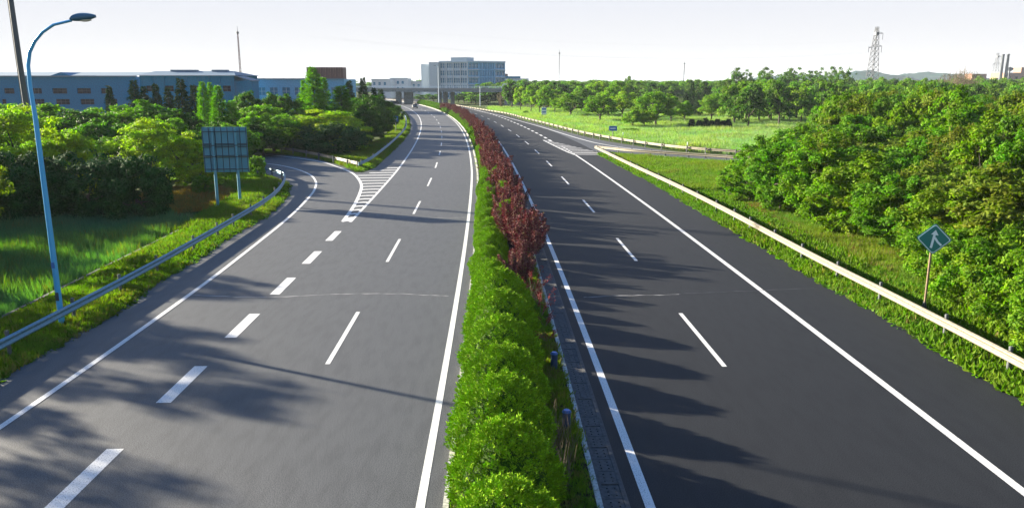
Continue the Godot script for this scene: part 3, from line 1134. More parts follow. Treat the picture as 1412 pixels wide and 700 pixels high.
	t = thing("workshop", Vector3(x0, 0, -z), "pale blue workshop with tall windows and brown louvred box on its roof", "building")
	wins = []
	for k in 8:
		var px := 337.0 + k * 17.0
		wins.append([D(px, 112, z).x - x0, D(0, 131, z).y, D(px + 10.5, 112, z).x - x0, D(0, 120.5, z).y])
		wins.append([D(px, 112, z).x - x0, 0.9, D(px + 10.5, 112, z).x - x0, D(0, 138, z).y])
	facade(t, "pale_blue_wall", Vector3.ZERO, R, w, h, wins, 0.3, "blue_glass")
	shell(t, "pale_blue_wall", Vector3.ZERO, R, w, h, 18.0)
	mb = MB.new()
	mb.bx(Vector3(w * 0.5, h + 0.1, 0.1), Vector3(w + 0.5, 0.3, 0.7))
	part("parapet", mb.mesh(M.roof_sheet), t)
	var a := D(422, 100, z).x - x0
	var b := D(472, 100, z).x - x0
	var y1 := D(0, 92.5, z).y
	mb = MB.new()
	mb.bx(Vector3((a + b) * 0.5, (h + y1) * 0.5, -3), Vector3(b - a, y1 - h, 5))
	part("roof_box", mb.mesh(M.brown_louvre), t)
	for k in 22:
		frame = MB.new()
		var x := lerpf(a + 0.2, b - 0.2, k / 21.0)
		frame.bar(Vector3(x, h + 0.3, -0.44), Vector3(x, y1 - 0.1, -0.44), 0.2, 0.12)
		part("louvre", frame.mesh(M.brick_red if k % 3 else M.brown_louvre), t)
	frame = MB.new()
	for k in 7:
		var x := lerpf(0.5, w * 0.6, k / 6.0)
		frame.bar(Vector3(x, h + 0.2, -0.2), Vector3(x, h + 1.1, -0.2), 0.06, 0.06)
	frame.bar(Vector3(0.5, h + 1.1, -0.2), Vector3(w * 0.6, h + 1.1, -0.2), 0.06, 0.06)
	part("roof_railing", frame.mesh(M.post_steel), t)

	build_office()
	# white buildings beside the office block
	z = 430.0
	for q in [[512.0, 538.0, 109.5, "white two storey block with small dark windows left of office tower"], [538.0, 562.0, 108.0, "white hall with a flat roof"], [560.0, 584.0, 112.5, "low white block"]]:
		x0 = D(q[0], 112, z).x
		x1 = D(q[1], 112, z).x
		h = D(0, q[2], z).y
		w = x1 - x0
		var lab: String = {512.0: "white block with a row of small windows by the dark conifers", 538.0: "white flat roofed block, taller than its white neighbours", 560.0: "low white block adjoining the pale stair tower of the office"}[q[0]]
		t = thing("white_block", Vector3(x0, 0, -z), lab, "building", "white blocks behind the bridge")
		wins = []
		var nw := int(w / 2.6)
		for row in 2:
			for k in nw:
				var x := 0.8 + k * (w - 1.6) / nw
				wins.append([x, h - 2.9 - row * 3.2, x + 1.3, h - 1.4 - row * 3.2])
		facade(t, "white_render", Vector3.ZERO, R, w, h, wins, 0.25, "blue_glass")
		shell(t, "white_render", Vector3.ZERO, R, w, h, 16.0)
		mb = MB.new()
		mb.bx(Vector3(w * 0.5, h + 0.15, 0.05), Vector3(w + 0.4, 0.4, 0.5))
		part("parapet", mb.mesh(M.white_render), t)
		z += 14.0
	# low hall beyond the office
	z = 470.0
	x0 = D(694, 112, z).x
	x1 = D(729, 112, z).x
	h = D(0, 108, z).y
	w = x1 - x0
	t = thing("low_hall", Vector3(x0, 0, -z), "low pale hall with blue roof band beyond the office block", "building")
	wins = []
	for k in 5: wins.append([1.0 + k * 2.9, h - 3.6, 3.0 + k * 2.9, h - 1.8])
	facade(t, "white_render", Vector3.ZERO, R, w, h, wins, 0.2, "blue_glass")
	shell(t, "white_render", Vector3.ZERO, R, w, h, 20.0)
	mb = MB.new()
	mb.bx(Vector3(w * 0.34, h + 0.6, -0.3), Vector3(w * 0.68, 1.3, 0.8))
	part("roof_band", mb.mesh(M.blue_cladding), t)
	mb = MB.new()
	mb.bx(Vector3(w * 0.12, h + 1.9, -3), Vector3(1.8, 1.6, 1.8))
	part("roof_hut", mb.mesh(M.brown_louvre), t)
	# brick works with a water tank, far off
	z = 760.0
	x0 = D(1387, 112, z).x
	w = 62 * z / F
	h = D(0, 100, z).y
	t = thing("brickworks", Vector3(x0, 0, -z), "reddish brick works beside the twin chimneys", "building")
	wins = []
	for k in 6: wins.append([2.0 + k * 6.5, h - 6.5, 5.0 + k * 6.5, h - 3.5])
	facade(t, "brick_red", Vector3.ZERO, R, w, h, wins, 0.3)
	shell(t, "brick_red", Vector3.ZERO, R, w, h, 25.0)
	mb = MB.new()
	mb.bx(Vector3(21, h + 2.5, -8), Vector3(12, 5, 12))
	part("roof_house", mb.mesh(M.brick_red), t)
	z = 770.0
	x0 = D(1340, 112, z).x
	t = thing("brick_shed", Vector3(x0, 0, -z), "small brick shed roof showing between bare trees and the chimneys", "building")
	w = 20 * z / F
	h = D(0, 101.5, z).y
	facade(t, "brick_red", Vector3.ZERO, R, w, h, [[2.0, h - 4.0, 5.0, h - 2.0], [8.0, h - 4.0, 11.0, h - 2.0]], 0.3)
	shell(t, "brick_red", Vector3.ZERO, R, w, h, 12.0)

func build_office() -> void:
	var z := 410.0
	# corner nearest the viewer at px 645
	var corner := D(645, 112, z)
	corner.y = 0.0
	var t := thing("office_block", corner, "blue glazed office block of five storeys behind the bridge", "building")
	var h := D(0, 85.5, z).y
	var wl := 40.0 * z / F / cos(0.45)
	var wr := 50.0 * z / F / cos(0.55)
	var ul := Vector3(cos(0.45), 0, sin(0.45))       # runs towards the corner
	var ur := Vector3(cos(0.55), 0, -sin(0.55))      # runs away from the corner
	var wins := []
	var n := 5
	var fl := h / n
	for r in n:
		for k in 12:
			var x := 0.5 + k * (wl - 1.0) / 12.0
			wins.append([x + 0.12, r * fl + 0.9, x + (wl - 1.0) / 12.0 - 0.12, r * fl + fl - 0.45])
	facade(t, "office_grey", -ul * wl, ul, wl, h, wins, 0.35, "blue_glass")
	wins = []
	for r in n:
		for k in 3:
			wins.append([0.6 + k * 1.9, r * fl + 0.7, 2.3 + k * 1.9, r * fl + fl - 0.6])
			wins.append([wr - 5.9 + k * 1.9, r * fl + 0.7, wr - 4.2 + k * 1.9, r * fl + fl - 0.6])
	var nn := 9
	var fx := (wr - 13.4) / nn
	for r in n:
		for k in nn:
			wins.append([6.8 + k * fx + 0.3, r * fl + 0.35, 6.8 + (k + 1) * fx - 0.3, r * fl + fl - 0.15])
	facade(t, "pale_blue_wall", Vector3.ZERO, ur, wr, h, wins, 0.5, "blue_glass")
	# rear and roof
	var far := -ul * wl + ur * wr
	var up := Vector3.UP * h
	var mb := MB.new()
	mb.quad(ur * wr + up, far + up, far, ur * wr)
	mb.quad(far + up, -ul * wl + up, -ul * wl, far)
	part("rear_wall", mb.mesh(M.office_grey), t)
	mb = MB.new()
	mb.quad(up, -ul * wl + up, far + up, ur * wr + up)
	part("flat_roof", mb.mesh(M.roof_sheet), t)
	var ol := ul.cross(Vector3.UP)
	var orr := ur.cross(Vector3.UP)
	for k in 5:
		mb = MB.new()
		var x := wl * k / 4.0
		mb.bar(-ul * x + ol * 0.25, -ul * x + ol * 0.25 + up, 0.5, 0.5)
		part("pilaster", mb.mesh(M.white_render), t)
	for r in range(1, 5):
		mb = MB.new()
		mb.bar(orr * 0.3 + Vector3.UP * r * fl, orr * 0.3 + ur * 6.4 + Vector3.UP * r * fl, 0.5, 0.35)
		mb.bar(orr * 0.3 + ur * (wr - 6.2) + Vector3.UP * r * fl, orr * 0.3 + ur * wr + Vector3.UP * r * fl, 0.5, 0.35)
		part("floor_band", mb.mesh(M.white_render), t)
	mb = MB.new()
	mb.bar(ol * 0.2 + up + Vector3.UP * 0.3, -ul * wl + ol * 0.2 + up + Vector3.UP * 0.3, 0.5, 0.7)
	mb.bar(orr * 0.2 + up + Vector3.UP * 0.3, ur * wr + orr * 0.2 + up + Vector3.UP * 0.3, 0.5, 0.7)
	part("parapet", mb.mesh(M.office_grey), t)
	mb = MB.new()
	var pz := -ul * wl * 0.42 + ur * 4.0
	mb.box(Transform3D(Basis(Vector3.UP, -0.45), pz + up + Vector3.UP * 1.2), Vector3(9.5, 2.4, 7.0))
	part("plant_room", mb.mesh(M.office_grey), t)
	# stair towers at the end
	var p := D(597, 112, z + 6) - corner
	p.y = 0
	mb = MB.new()
	mb.bx(p + Vector3(0.6, h * 0.5, -2), Vector3(4.8, h * 1.01, 6))
	part("white_tower", mb.mesh(M.white_render), t)
	p = D(590, 112, z + 12) - corner
	p.y = 0
	var h2 := D(0, 88.5, z + 12).y
	mb = MB.new()
	mb.bx(p + Vector3(-0.5, h2 * 0.5, -2), Vector3(5.6, h2, 7))
	part("stair_tower", mb.mesh(M.office_grey), t)

func build_bridge() -> void:
	var a := D(470, 126, 338.0)
	var b := D(700, 124, 322.0)
	var t := thing("road_bridge", Vector3(a.x, 0, a.z), "grey concrete road bridge on stout piers crossing both carriageways", "bridge")
	var o := t.position
	var yt := 6.3
	var d := Vector3(b.x - a.x, 0, b.z - a.z)
	var u := d.normalized()
	var l := d.length()
	var out := u.cross(Vector3.UP)
	var mb := MB.new()
	mb.bar(Vector3(0, yt - 0.85, 0), u * l + Vector3(0, yt - 0.85, 0), 11.0, 1.1)
	part("deck", mb.mesh(M.bridge_concrete), t)
	for s in [-1.0, 1.0]:
		mb = MB.new()
		mb.bar(out * s * 5.55 + Vector3(0, yt - 0.3, 0), out * s * 5.55 + u * l + Vector3(0, yt - 0.3, 0), 0.3, 0.75)
		part("edge_beam", mb.mesh(M.concrete), t)
		var rail := MB.new()
		for y in [0.45, 0.8]:
			rail.bar(out * s * 5.55 + Vector3(0, yt + y, 0), out * s * 5.55 + u * l + Vector3(0, yt + y, 0), 0.08, 0.09)
		part("rail", rail.mesh(M.window_frame), t)
		var k := 0.0
		while k < l:
			var pm := MB.new()
			pm.bar(out * s * 5.55 + u * k + Vector3(0, yt + 0.05, 0), out * s * 5.55 + u * k + Vector3(0, yt + 0.85, 0), 0.1, 0.1)
			part("rail_post", pm.mesh(M.window_frame), t)
			k += 3.0
	for q in [[549.5, 2.0, 0.0], [561.5, 3.6, -1.5], [608.0, 1.3, 2.0], [614.0, 1.5, 0.0], [622.0, 1.3, -2.0]]:
		var p := D(q[0], 130, lerpf(338.0, 322.0, (q[0] - 470.0) / 230.0)) - o
		p.y = 0
		p += out * q[2]
		mb = MB.new()
		mb.box(Transform3D(Basis(u, Vector3.UP, out), p + Vector3(0, (yt - 1.4) * 0.5, 0)), Vector3(q[1], yt - 1.4, 1.6))
		part("pier", mb.mesh(M.bridge_concrete), t)
	# abutment slope where the deck lands
	var e := u * l
	mb = MB.new()
	mb.box(Transform3D(Basis(u, Vector3.UP, out), e + u * 3.0 + Vector3(0, (yt - 0.4) * 0.5, 0)), Vector3(6.0, yt - 0.4, 11.6))
	part("abutment", mb.mesh(M.concrete), t)

# ---------------------------------------------------------------- masts, chimneys
func lattice(t: Node3D, h: float, wb: float, wt: float, bays: int, r: float, m: String) -> void:
	for sx in [-1, 1]:
		for sz in [-1, 1]:
			var mb := MB.new()
			mb.bar(Vector3(sx * wb, 0, sz * wb), Vector3(sx * wt, h, sz * wt), r * 1.5, r * 1.5)
			part("leg", mb.mesh(M[m]), t)
	var br := MB.new()
	for k in bays:
		var f0 := k / float(bays)
		var f1 := (k + 1) / float(bays)
		var a := lerpf(wb, wt, f0)
		var b := lerpf(wb, wt, f1)
		for s in [-1, 1]:
			br.bar(Vector3(-a, h * f0, s * a), Vector3(b, h * f1, s * b), r, r)
			br.bar(Vector3(a, h * f0, s * a), Vector3(-b, h * f1, s * b), r, r)
			br.bar(Vector3(s * a, h * f0, -a), Vector3(s * b, h * f1, b), r, r)
			br.bar(Vector3(-b, h * f1, s * b), Vector3(b, h * f1, s * b), r, r)
	part("bracing", br.mesh(M[m]), t)

func build_towers() -> void:
	for q in [[332.0, 36.0, 420.0, "slender red and white lattice mast behind the blue factory halls"], [771.0, 68.0, 620.0, "slender pale lattice mast beyond the far meadow trees"], [943.0, 84.0, 700.0, "thin faint mast beyond the tall dark conifer"]]:
		var p := D(q[0], 112, q[2])
		var h: float = D(q[0], q[1], q[2]).y
		var t := thing("lattice_mast", Vector3(p.x, 0, p.z), q[3], "mast")
		lattice(t, h * 0.93, 0.55, 0.18, 16, 0.065, "brown_louvre" if q[2] < 500 else "pylon_steel")
		var mb := MB.new()
		mb.tube([Vector3(0, h * 0.93, 0), Vector3(0, h, 0)], [0.14, 0.06], 8)
		part("antenna", mb.mesh(M.dark_steel), t)
		mb = MB.new()
		mb.tube([Vector3(0, h * 0.9, 0), Vector3(0, h * 0.9 + 0.9, 0)], [0.7, 0.7], 10)
		part("head_platform", mb.mesh(M.dark_steel), t)
	# electricity pylons
	var spots := [[1203.0, 35.0, 500.0, "tall lattice electricity pylon with side arms above the thicket"], [1372.0, 72.0, 820.0, "smaller distant electricity pylon beside the twin chimneys"]]
	var heads := []
	for q in spots:
		var p := D(q[0], 112, q[2])
		var h: float = D(q[0], q[1], q[2]).y
		var t := thing("electricity_pylon", Vector3(p.x, 0, p.z), q[3], "pylon")
		t.rotation.y = 0.25
		lattice(t, h * 0.98, 3.2, 0.7, 13, 0.15, "pylon_steel")
		for k in 2:
			for s in [-1, 1]:
				if k == 1 and s == -1: continue
				var y: float = h * [0.70, 0.88][k]
				var mb := MB.new()
				mb.bar(Vector3(s * 0.9, y, 0), Vector3(s * 4.6, y + (0.6 if s > 0 else -0.6), 0), 0.28, 0.28)
				mb.bar(Vector3(s * 0.9, y + 1.4, 0), Vector3(s * 4.6, y + (0.6 if s > 0 else -0.6), 0), 0.2, 0.2)
				part("cross_arm", mb.mesh(M.pylon_steel), t)
				mb = MB.new()
				mb.tube([Vector3(s * 4.6, y + 0.4, 0), Vector3(s * 4.6, y - 3.2, 0)], [0.17, 0.17], 8)
				part("insulator", mb.mesh(M.dark_steel), t)
				heads.append(t.transform * Vector3(s * 4.6, y - 3.2, 0))
		var mb2 := MB.new()
		mb2.bx(Vector3(0, h * 0.885, 0), Vector3(2.2, 1.5, 2.2))
		part("head_frame", mb2.mesh(M.dark_steel), t)
	# wires from the tall pylon to the distant one and off to the other side
	for k in 3:
		for to in 2:
			var a: Vector3 = heads[k]
			var b: Vector3 = heads[3 + k] if to == 0 else a + Vector3(-330, 6, 60)
			var pts := []
			var rr := []
			for i in 25:
				var f := i / 24.0
				var p := a.lerp(b, f)
				p.y -= 4.0 * f * (1.0 - f) * 7.0
				pts.append(p - a)
				rr.append(0.012)
			var mb := MB.new()
			mb.tube(pts, rr, 5)
			var t := thing("power_line", a, "thin power line strung between electricity pylons", "power line", "power lines at the pylon")
			part("wire", mb.mesh(M.pylon_steel), t)
	# twin chimneys
	for q in [[1379.5, 75.0], [1386.5, 74.5]]:
		var z := 740.0
		var p := D(q[0], 112, z)
		var h: float = D(q[0], q[1], z).y
		var t := thing("chimney", Vector3(p.x, 0, p.z), "tall dark factory chimney, one of a pair by the brick works", "chimney", "twin chimneys")
		var mb := MB.new()
		mb.tube([Vector3.ZERO, Vector3(0, h, 0)], [1.7, 1.15], 18)
		part("stack", mb.mesh(M.dark_steel), t)
		mb = MB.new()
		mb.tube([Vector3(0, h - 0.9, 0), Vector3(0, h - 0.3, 0), Vector3(0, h + 0.2, 0)], [1.4, 1.5, 1.3], 18)
		part("crown_ring", mb.mesh(M.dark_steel), t)
	# water tank on a stem
	var z := 745.0
	var p := D(1391, 112, z)
	var h := D(0, 93.0, z).y
	var t := thing("water_tower", Vector3(p.x, 0, p.z), "dark mushroom shaped water tank beside the twin chimneys", "water tower")
	var mb := MB.new()
	mb.tube([Vector3.ZERO, Vector3(0, h - 2.2, 0)], [0.9, 0.7], 12)
	part("stem", mb.mesh(M.dark_steel), t)
	mb = MB.new()
	mb.tube([Vector3(0, h - 3.6, 0), Vector3(0, h - 1.8, 0), Vector3(0, h - 0.6, 0), Vector3(0, h + 0.6, 0)], [0.8, 3.1, 3.1, 0.5], 16)
	part("tank", mb.mesh(M.dark_steel), t)

# ---------------------------------------------------------------- vehicles
func vehicle(called: String, at: Vector3, turn: float, paint: String, label: String, category: String, van: bool) -> void:
	var t := thing(called, at, label, category)
	t.rotation.y = turn
	var L := 4.4 if not van else 6.8
	var W := 1.76 if not van else 2.1
	var prof := [[-0.5, 0.28], [-0.5, 0.72], [-0.46, 0.82], [-0.30, 0.90], [0.30, 0.93], [0.46, 0.90], [0.5, 0.70], [0.5, 0.28]] if not van else [[-0.5, 0.35], [-0.5, 1.1], [-0.47, 1.25], [0.5, 1.25], [0.5, 0.35]]
	var cab := [[-0.27, 0.90], [-0.13, 1.36], [0.02, 1.44], [0.22, 1.40], [0.40, 0.92]] if not van else [[-0.465, 1.25], [-0.42, 2.25], [-0.38, 2.45], [0.48, 2.5], [0.49, 1.25]]
	var ext := func(p: Array, w0: float, w1: float) -> MB:
		var b := MB.new()
		var y0: float = p[0][1]
		var y1 := y0
		for q in p: y1 = maxf(y1, q[1])
		for k in p.size():
			var q: Array = p[k]
			var r: Array = p[(k + 1) % p.size()]
			var wa := lerpf(w0, w1, (q[1] - y0) / (y1 - y0)) * 0.5
			var wb := lerpf(w0, w1, (r[1] - y0) / (y1 - y0)) * 0.5
			b.quad(Vector3(-wa, q[1], q[0] * L), Vector3(wa, q[1], q[0] * L), Vector3(wb, r[1], r[0] * L), Vector3(-wb, r[1], r[0] * L))
		var cc := Vector2.ZERO
		for q in p: cc += Vector2(q[0], q[1]) / p.size()
		for s in [-1.0, 1.0]:
			for k in p.size():
				var q: Array = p[k]
				var r: Array = p[(k + 1) % p.size()]
				var wa: float = lerpf(w0, w1, (q[1] - y0) / (y1 - y0)) * 0.5 * s
				var wb: float = lerpf(w0, w1, (r[1] - y0) / (y1 - y0)) * 0.5 * s
				var wc: float = lerpf(w0, w1, (cc.y - y0) / (y1 - y0)) * 0.5 * s
				b.tri(Vector3(wc, cc.y, cc.x * L), Vector3(wa, q[1], q[0] * L), Vector3(wb, r[1], r[0] * L))
		return b
	var body: MB = ext.call(prof, W, W * 0.97)
	part("body", body.mesh(M[paint]), t)
	var cb: MB = ext.call(cab, W * 0.95, W * 0.74 if not van else W * 0.9)
	part("cabin", cb.mesh(M[paint]), t)
	var gl := MB.new()
	if van:
		for k in 5:
			for s in [-1.0, 1.0]:
				gl.bx(Vector3(s * W * 0.472, 1.8, (-0.3 + k * 0.16) * L), Vector3(0.05, 0.62, 0.95))
		gl.bx(Vector3(0, 1.75, -0.447 * L), Vector3(W * 0.8, 0.75, 0.08))
	else:
		for s in [-1.0, 1.0]:
			gl.bx(Vector3(s * W * 0.435, 1.13, -0.02 * L), Vector3(0.05, 0.30, 0.9))
			gl.bx(Vector3(s * W * 0.435, 1.13, 0.21 * L), Vector3(0.05, 0.28, 0.75))
		gl.box(Transform3D(Basis(Vector3.RIGHT, -0.62), Vector3(0, 1.15, -0.203 * L)), Vector3(W * 0.74, 0.5, 0.05))
		gl.box(Transform3D(Basis(Vector3.RIGHT, 0.75), Vector3(0, 1.18, 0.315 * L)), Vector3(W * 0.72, 0.5, 0.05))
	part("windows", gl.mesh(M.dark_window), t)
	for s in [-1.0, 1.0]:
		for q in [-0.31, 0.31]:
			var wm := MB.new()
			var r := 0.33 if not van else 0.42
			wm.tube([Vector3(s * W * 0.40, r, q * L), Vector3(s * W * 0.505, r, q * L)], [r, r], 16)
			var wo := part("wheel", wm.mesh(M.rubber), t)
			wm = MB.new()
			wm.tube([Vector3(s * W * 0.50, r, q * L), Vector3(s * W * 0.512, r, q * L)], [r * 0.6, r * 0.55], 12)
			part("rim", wm.mesh(M.galvanised), wo)
		var lm := MB.new()
		lm.bx(Vector3(s * W * 0.38, 0.72 if not van else 0.8, -0.5 * L), Vector3(0.34, 0.15, 0.08))
		part("headlight", lm.mesh(M.sign_white), t)
		lm = MB.new()
		lm.bx(Vector3(s * W * 0.38, 0.76 if not van else 0.95, 0.5 * L), Vector3(0.3, 0.16, 0.08))
		part("tail_light", lm.mesh(M.tail_red), t)

func build_vehicles() -> void:
	var p := G(572, 149)
	var a := CL(280, -6) - CL(276, -6)
	p.y = 0.004
	vehicle("parked_car" if false else "car", p, atan2(a.x, a.z), "car_paint", "dark car coming round the bend before the bridge piers", "car", false)
	p = G(543, 143.5)
	vehicle("car", Vector3(p.x, 0.004, p.z), 2.5, "car_paint", "small dark car under the bridge near the clump of trees", "car", false)
	vehicle("minibus", Vector3(D(703, 119, 322.0).x, 6.0 - 0.3, -322.0), PI * 0.5, "van_paint", "white minibus on the bridge approach above the meadow trees", "minibus", true)
	# the bank that carries the bridge road on beyond the abutment
	var mb := MB.new()
	var b := D(700, 124, 322.0)
	mb.box(Transform3D(Basis(), Vector3(b.x + 66, 2.6, b.z)), Vector3(120, 5.2, 9))
	var base := Vector3(b.x + 6.0, 0, b.z)
	mb = MB.new()
	var h := 5.68
	for s in [-1.0, 1.0]:
		mb.quad(Vector3(0, h, s * 5), Vector3(140, 0.5, s * 5), Vector3(140, 0, s * 12), Vector3(0, 0, s * 15))
	mb.quad(Vector3(0, h, -5), Vector3(140, 0.5, -5), Vector3(140, 0.5, 5), Vector3(0, h, 5))
	var o := struct("embankment", mb.mesh(M.ground), "grassy embankment carrying the bridge road down behind the meadow trees")
	o.position = base

# ---------------------------------------------------------------- plants
func rdir() -> Vector3:
	var z := rng.randf_range(-1.0, 1.0)
	var a := rng.randf() * TAU
	var r := sqrt(1.0 - z * z)
	return Vector3(r * cos(a), z, r * sin(a))

func vary(c: Color, k: float, warm: float) -> Color:
	return Color(c.r * k * (1.0 + warm), c.g * k, c.b * k * (1.0 - warm))

func crown(sd: int, lobes: Array, count: int, ln: float, wd: float, col: Color, m: String, up := 0.35, rough := 0.35) -> ArrayMesh:
	# leaves on the shells of many lobes [centre, radius vec]; those buried deep in other lobes are skipped
	rng.seed = sd
	var lv := Leaves.new()
	var nz := FastNoiseLite.new()
	nz.seed = sd
	nz.frequency = 0.9
	var cum := []
	var tot := 0.0
	for l in lobes:
		tot += pow(l[1].x * l[1].y * l[1].z, 0.6667)
		cum.append(tot)
	var tint := []
	for l in lobes: tint.append([rng.randf_range(0.72, 1.22), rng.randf_range(-0.16, 0.22)])
	var made := 0
	var tries := 0
	while made < count and tries < count * 4:
		tries += 1
		var i: int = cum.bsearch(rng.randf() * tot)
		i = mini(i, lobes.size() - 1)
		var d := rdir()
		if d.y < -0.55 and rng.randf() < 0.7: continue
		var rr := 1.0 - absf(rng.randfn(0.0, rough)) * 0.6 + rng.randf_range(0.0, 0.10)
		if rng.randf() < 0.05: rr += rng.randf() * 0.22
		var p: Vector3 = lobes[i][0] + d * lobes[i][1] * rr
		if nz.get_noise_3d(p.x * 1.6, p.y * 1.6, p.z * 1.6) < -0.16: continue
		var buried := false
		for t in 3:
			var j := rng.randi() % lobes.size()
			if j != i and ((p - lobes[j][0]) / lobes[j][1]).length() < 0.6:
				buried = true
				break
		if buried: continue
		var nn := (d * 0.8 + rdir() * 0.75 + Vector3.UP * up).normalized()
		var ax := rdir()
		ax = (ax - nn * ax.dot(nn)).normalized()
		var k: float = tint[i][0] * rng.randf_range(0.7, 1.3)
		lv.add(p, ax, nn.cross(ax), ln * rng.randf_range(0.7, 1.3), wd * rng.randf_range(0.7, 1.25), vary(col, k, tint[i][1] + rng.randf_range(-0.08, 0.08)))
		made += 1
	return lv.mesh(M[m])

func cluster_lobes(sd: int, c: Vector3, r: Vector3, n: int, lr: float, lo := -1.0) -> Array:
	# many small leaf clusters on and a little under an uneven hull
	rng.seed = sd
	var nz := FastNoiseLite.new()
	nz.seed = sd
	nz.frequency = 0.8
	var out := []
	while out.size() < n:
		var d := rdir()
		if d.y < lo: continue
		var f := (1.0 - 0.42 * pow(rng.randf(), 1.6)) * (1.0 + 0.30 * nz.get_noise_3d(d.x * 1.3, d.y * 1.3, d.z * 1.3))
		var s := lr * rng.randf_range(0.65, 1.4)
		out.append([c + d * r * f, Vector3(s, s * rng.randf_range(0.55, 0.85), s)])
	return out

func blob_lobes(sd: int, c: Vector3, r: Vector3, n: int, lr: float, lo := -0.5) -> Array:
	rng.seed = sd
	var out := [[c, r * 0.62]]
	for k in n:
		var d := rdir()
		if d.y < lo: d.y = lo * rng.randf()
		d = d.normalized()
		var s := lr * rng.randf_range(0.7, 1.35)
		var f := rng.randf_range(0.72, 1.0)
		out.append([c + d * r * f - d * s * 0.35, Vector3(s, s * rng.randf_range(0.65, 0.9), s)])
	return out

func trunk(sd: int, h: float, r: float, tops: Array) -> ArrayMesh:
	rng.seed = sd
	var mb := MB.new()
	var top := Vector3(rng.randf_range(-0.2, 0.2) * h * 0.2, h, rng.randf_range(-0.2, 0.2) * h * 0.2)
	mb.tube([Vector3(0, -0.3, 0), Vector3(0, h * 0.1, 0), top * 0.55 + Vector3(0.05, 0, 0.04) * h, top], [r * 1.5, r, r * 0.8, r * 0.55], 8)
	for q in tops:
		var e: Vector3 = q
		var s := top * rng.randf_range(0.55, 1.0)
		mb.tube([s, s.lerp(e, 0.5) + Vector3(0, -0.06, 0) * h, e], [r * 0.45, r * 0.3, r * 0.08], 6)
	return mb.mesh(M.bark)

var protos := {}   # kind -> array of {trunk, crown, h, w}

func proto(kind: String, tr: Mesh, cr: Mesh, h: float, w: float) -> void:
	if not protos.has(kind): protos[kind] = []
	protos[kind].append({"trunk": tr, "crown": cr, "h": h, "w": w})

func conifer_mesh(sd: int, h: float, r: float, levels: int, per: int, ln: float, wd: float, col: Color, droop: float, shape: float, m: String, skip := 0.05) -> ArrayMesh:
	rng.seed = sd
	var lv := Leaves.new()
	for l in levels:
		var f := lerpf(0.04, 1.0, l / float(levels))
		var rr := r * pow(1.0 - f, shape) * rng.randf_range(0.82, 1.12) + 0.08
		for b in per:
			var a := rng.randf() * TAU
			var d := Vector3(cos(a), 0, sin(a))
			var reach := rr * rng.randf_range(0.7, 1.1)
			var nb := int(3 + reach / ln * 4.0)
			var tn := rng.randf_range(0.7, 1.25)
			for k in nb:
				var u := pow((k + rng.randf()) / nb, 0.7)
				var p := d * reach * u + Vector3(rng.randfn(0, 0.07) * reach, h * f + rng.randf_range(-0.5, 0.5) * h / levels + droop * u * u * reach, rng.randfn(0, 0.07) * reach)
				var dir := (d + rdir() * 0.6 + Vector3(0, droop * u, 0)).normalized()
				var s := dir.cross(Vector3.UP + rdir() * 0.7).normalized()
				lv.add(p, dir, s, ln * rng.randf_range(0.6, 1.2), wd * rng.randf_range(0.7, 1.2), vary(col, tn * rng.randf_range(0.75, 1.25), rng.randf_range(-0.1, 0.12)))
	return lv.mesh(M[m])

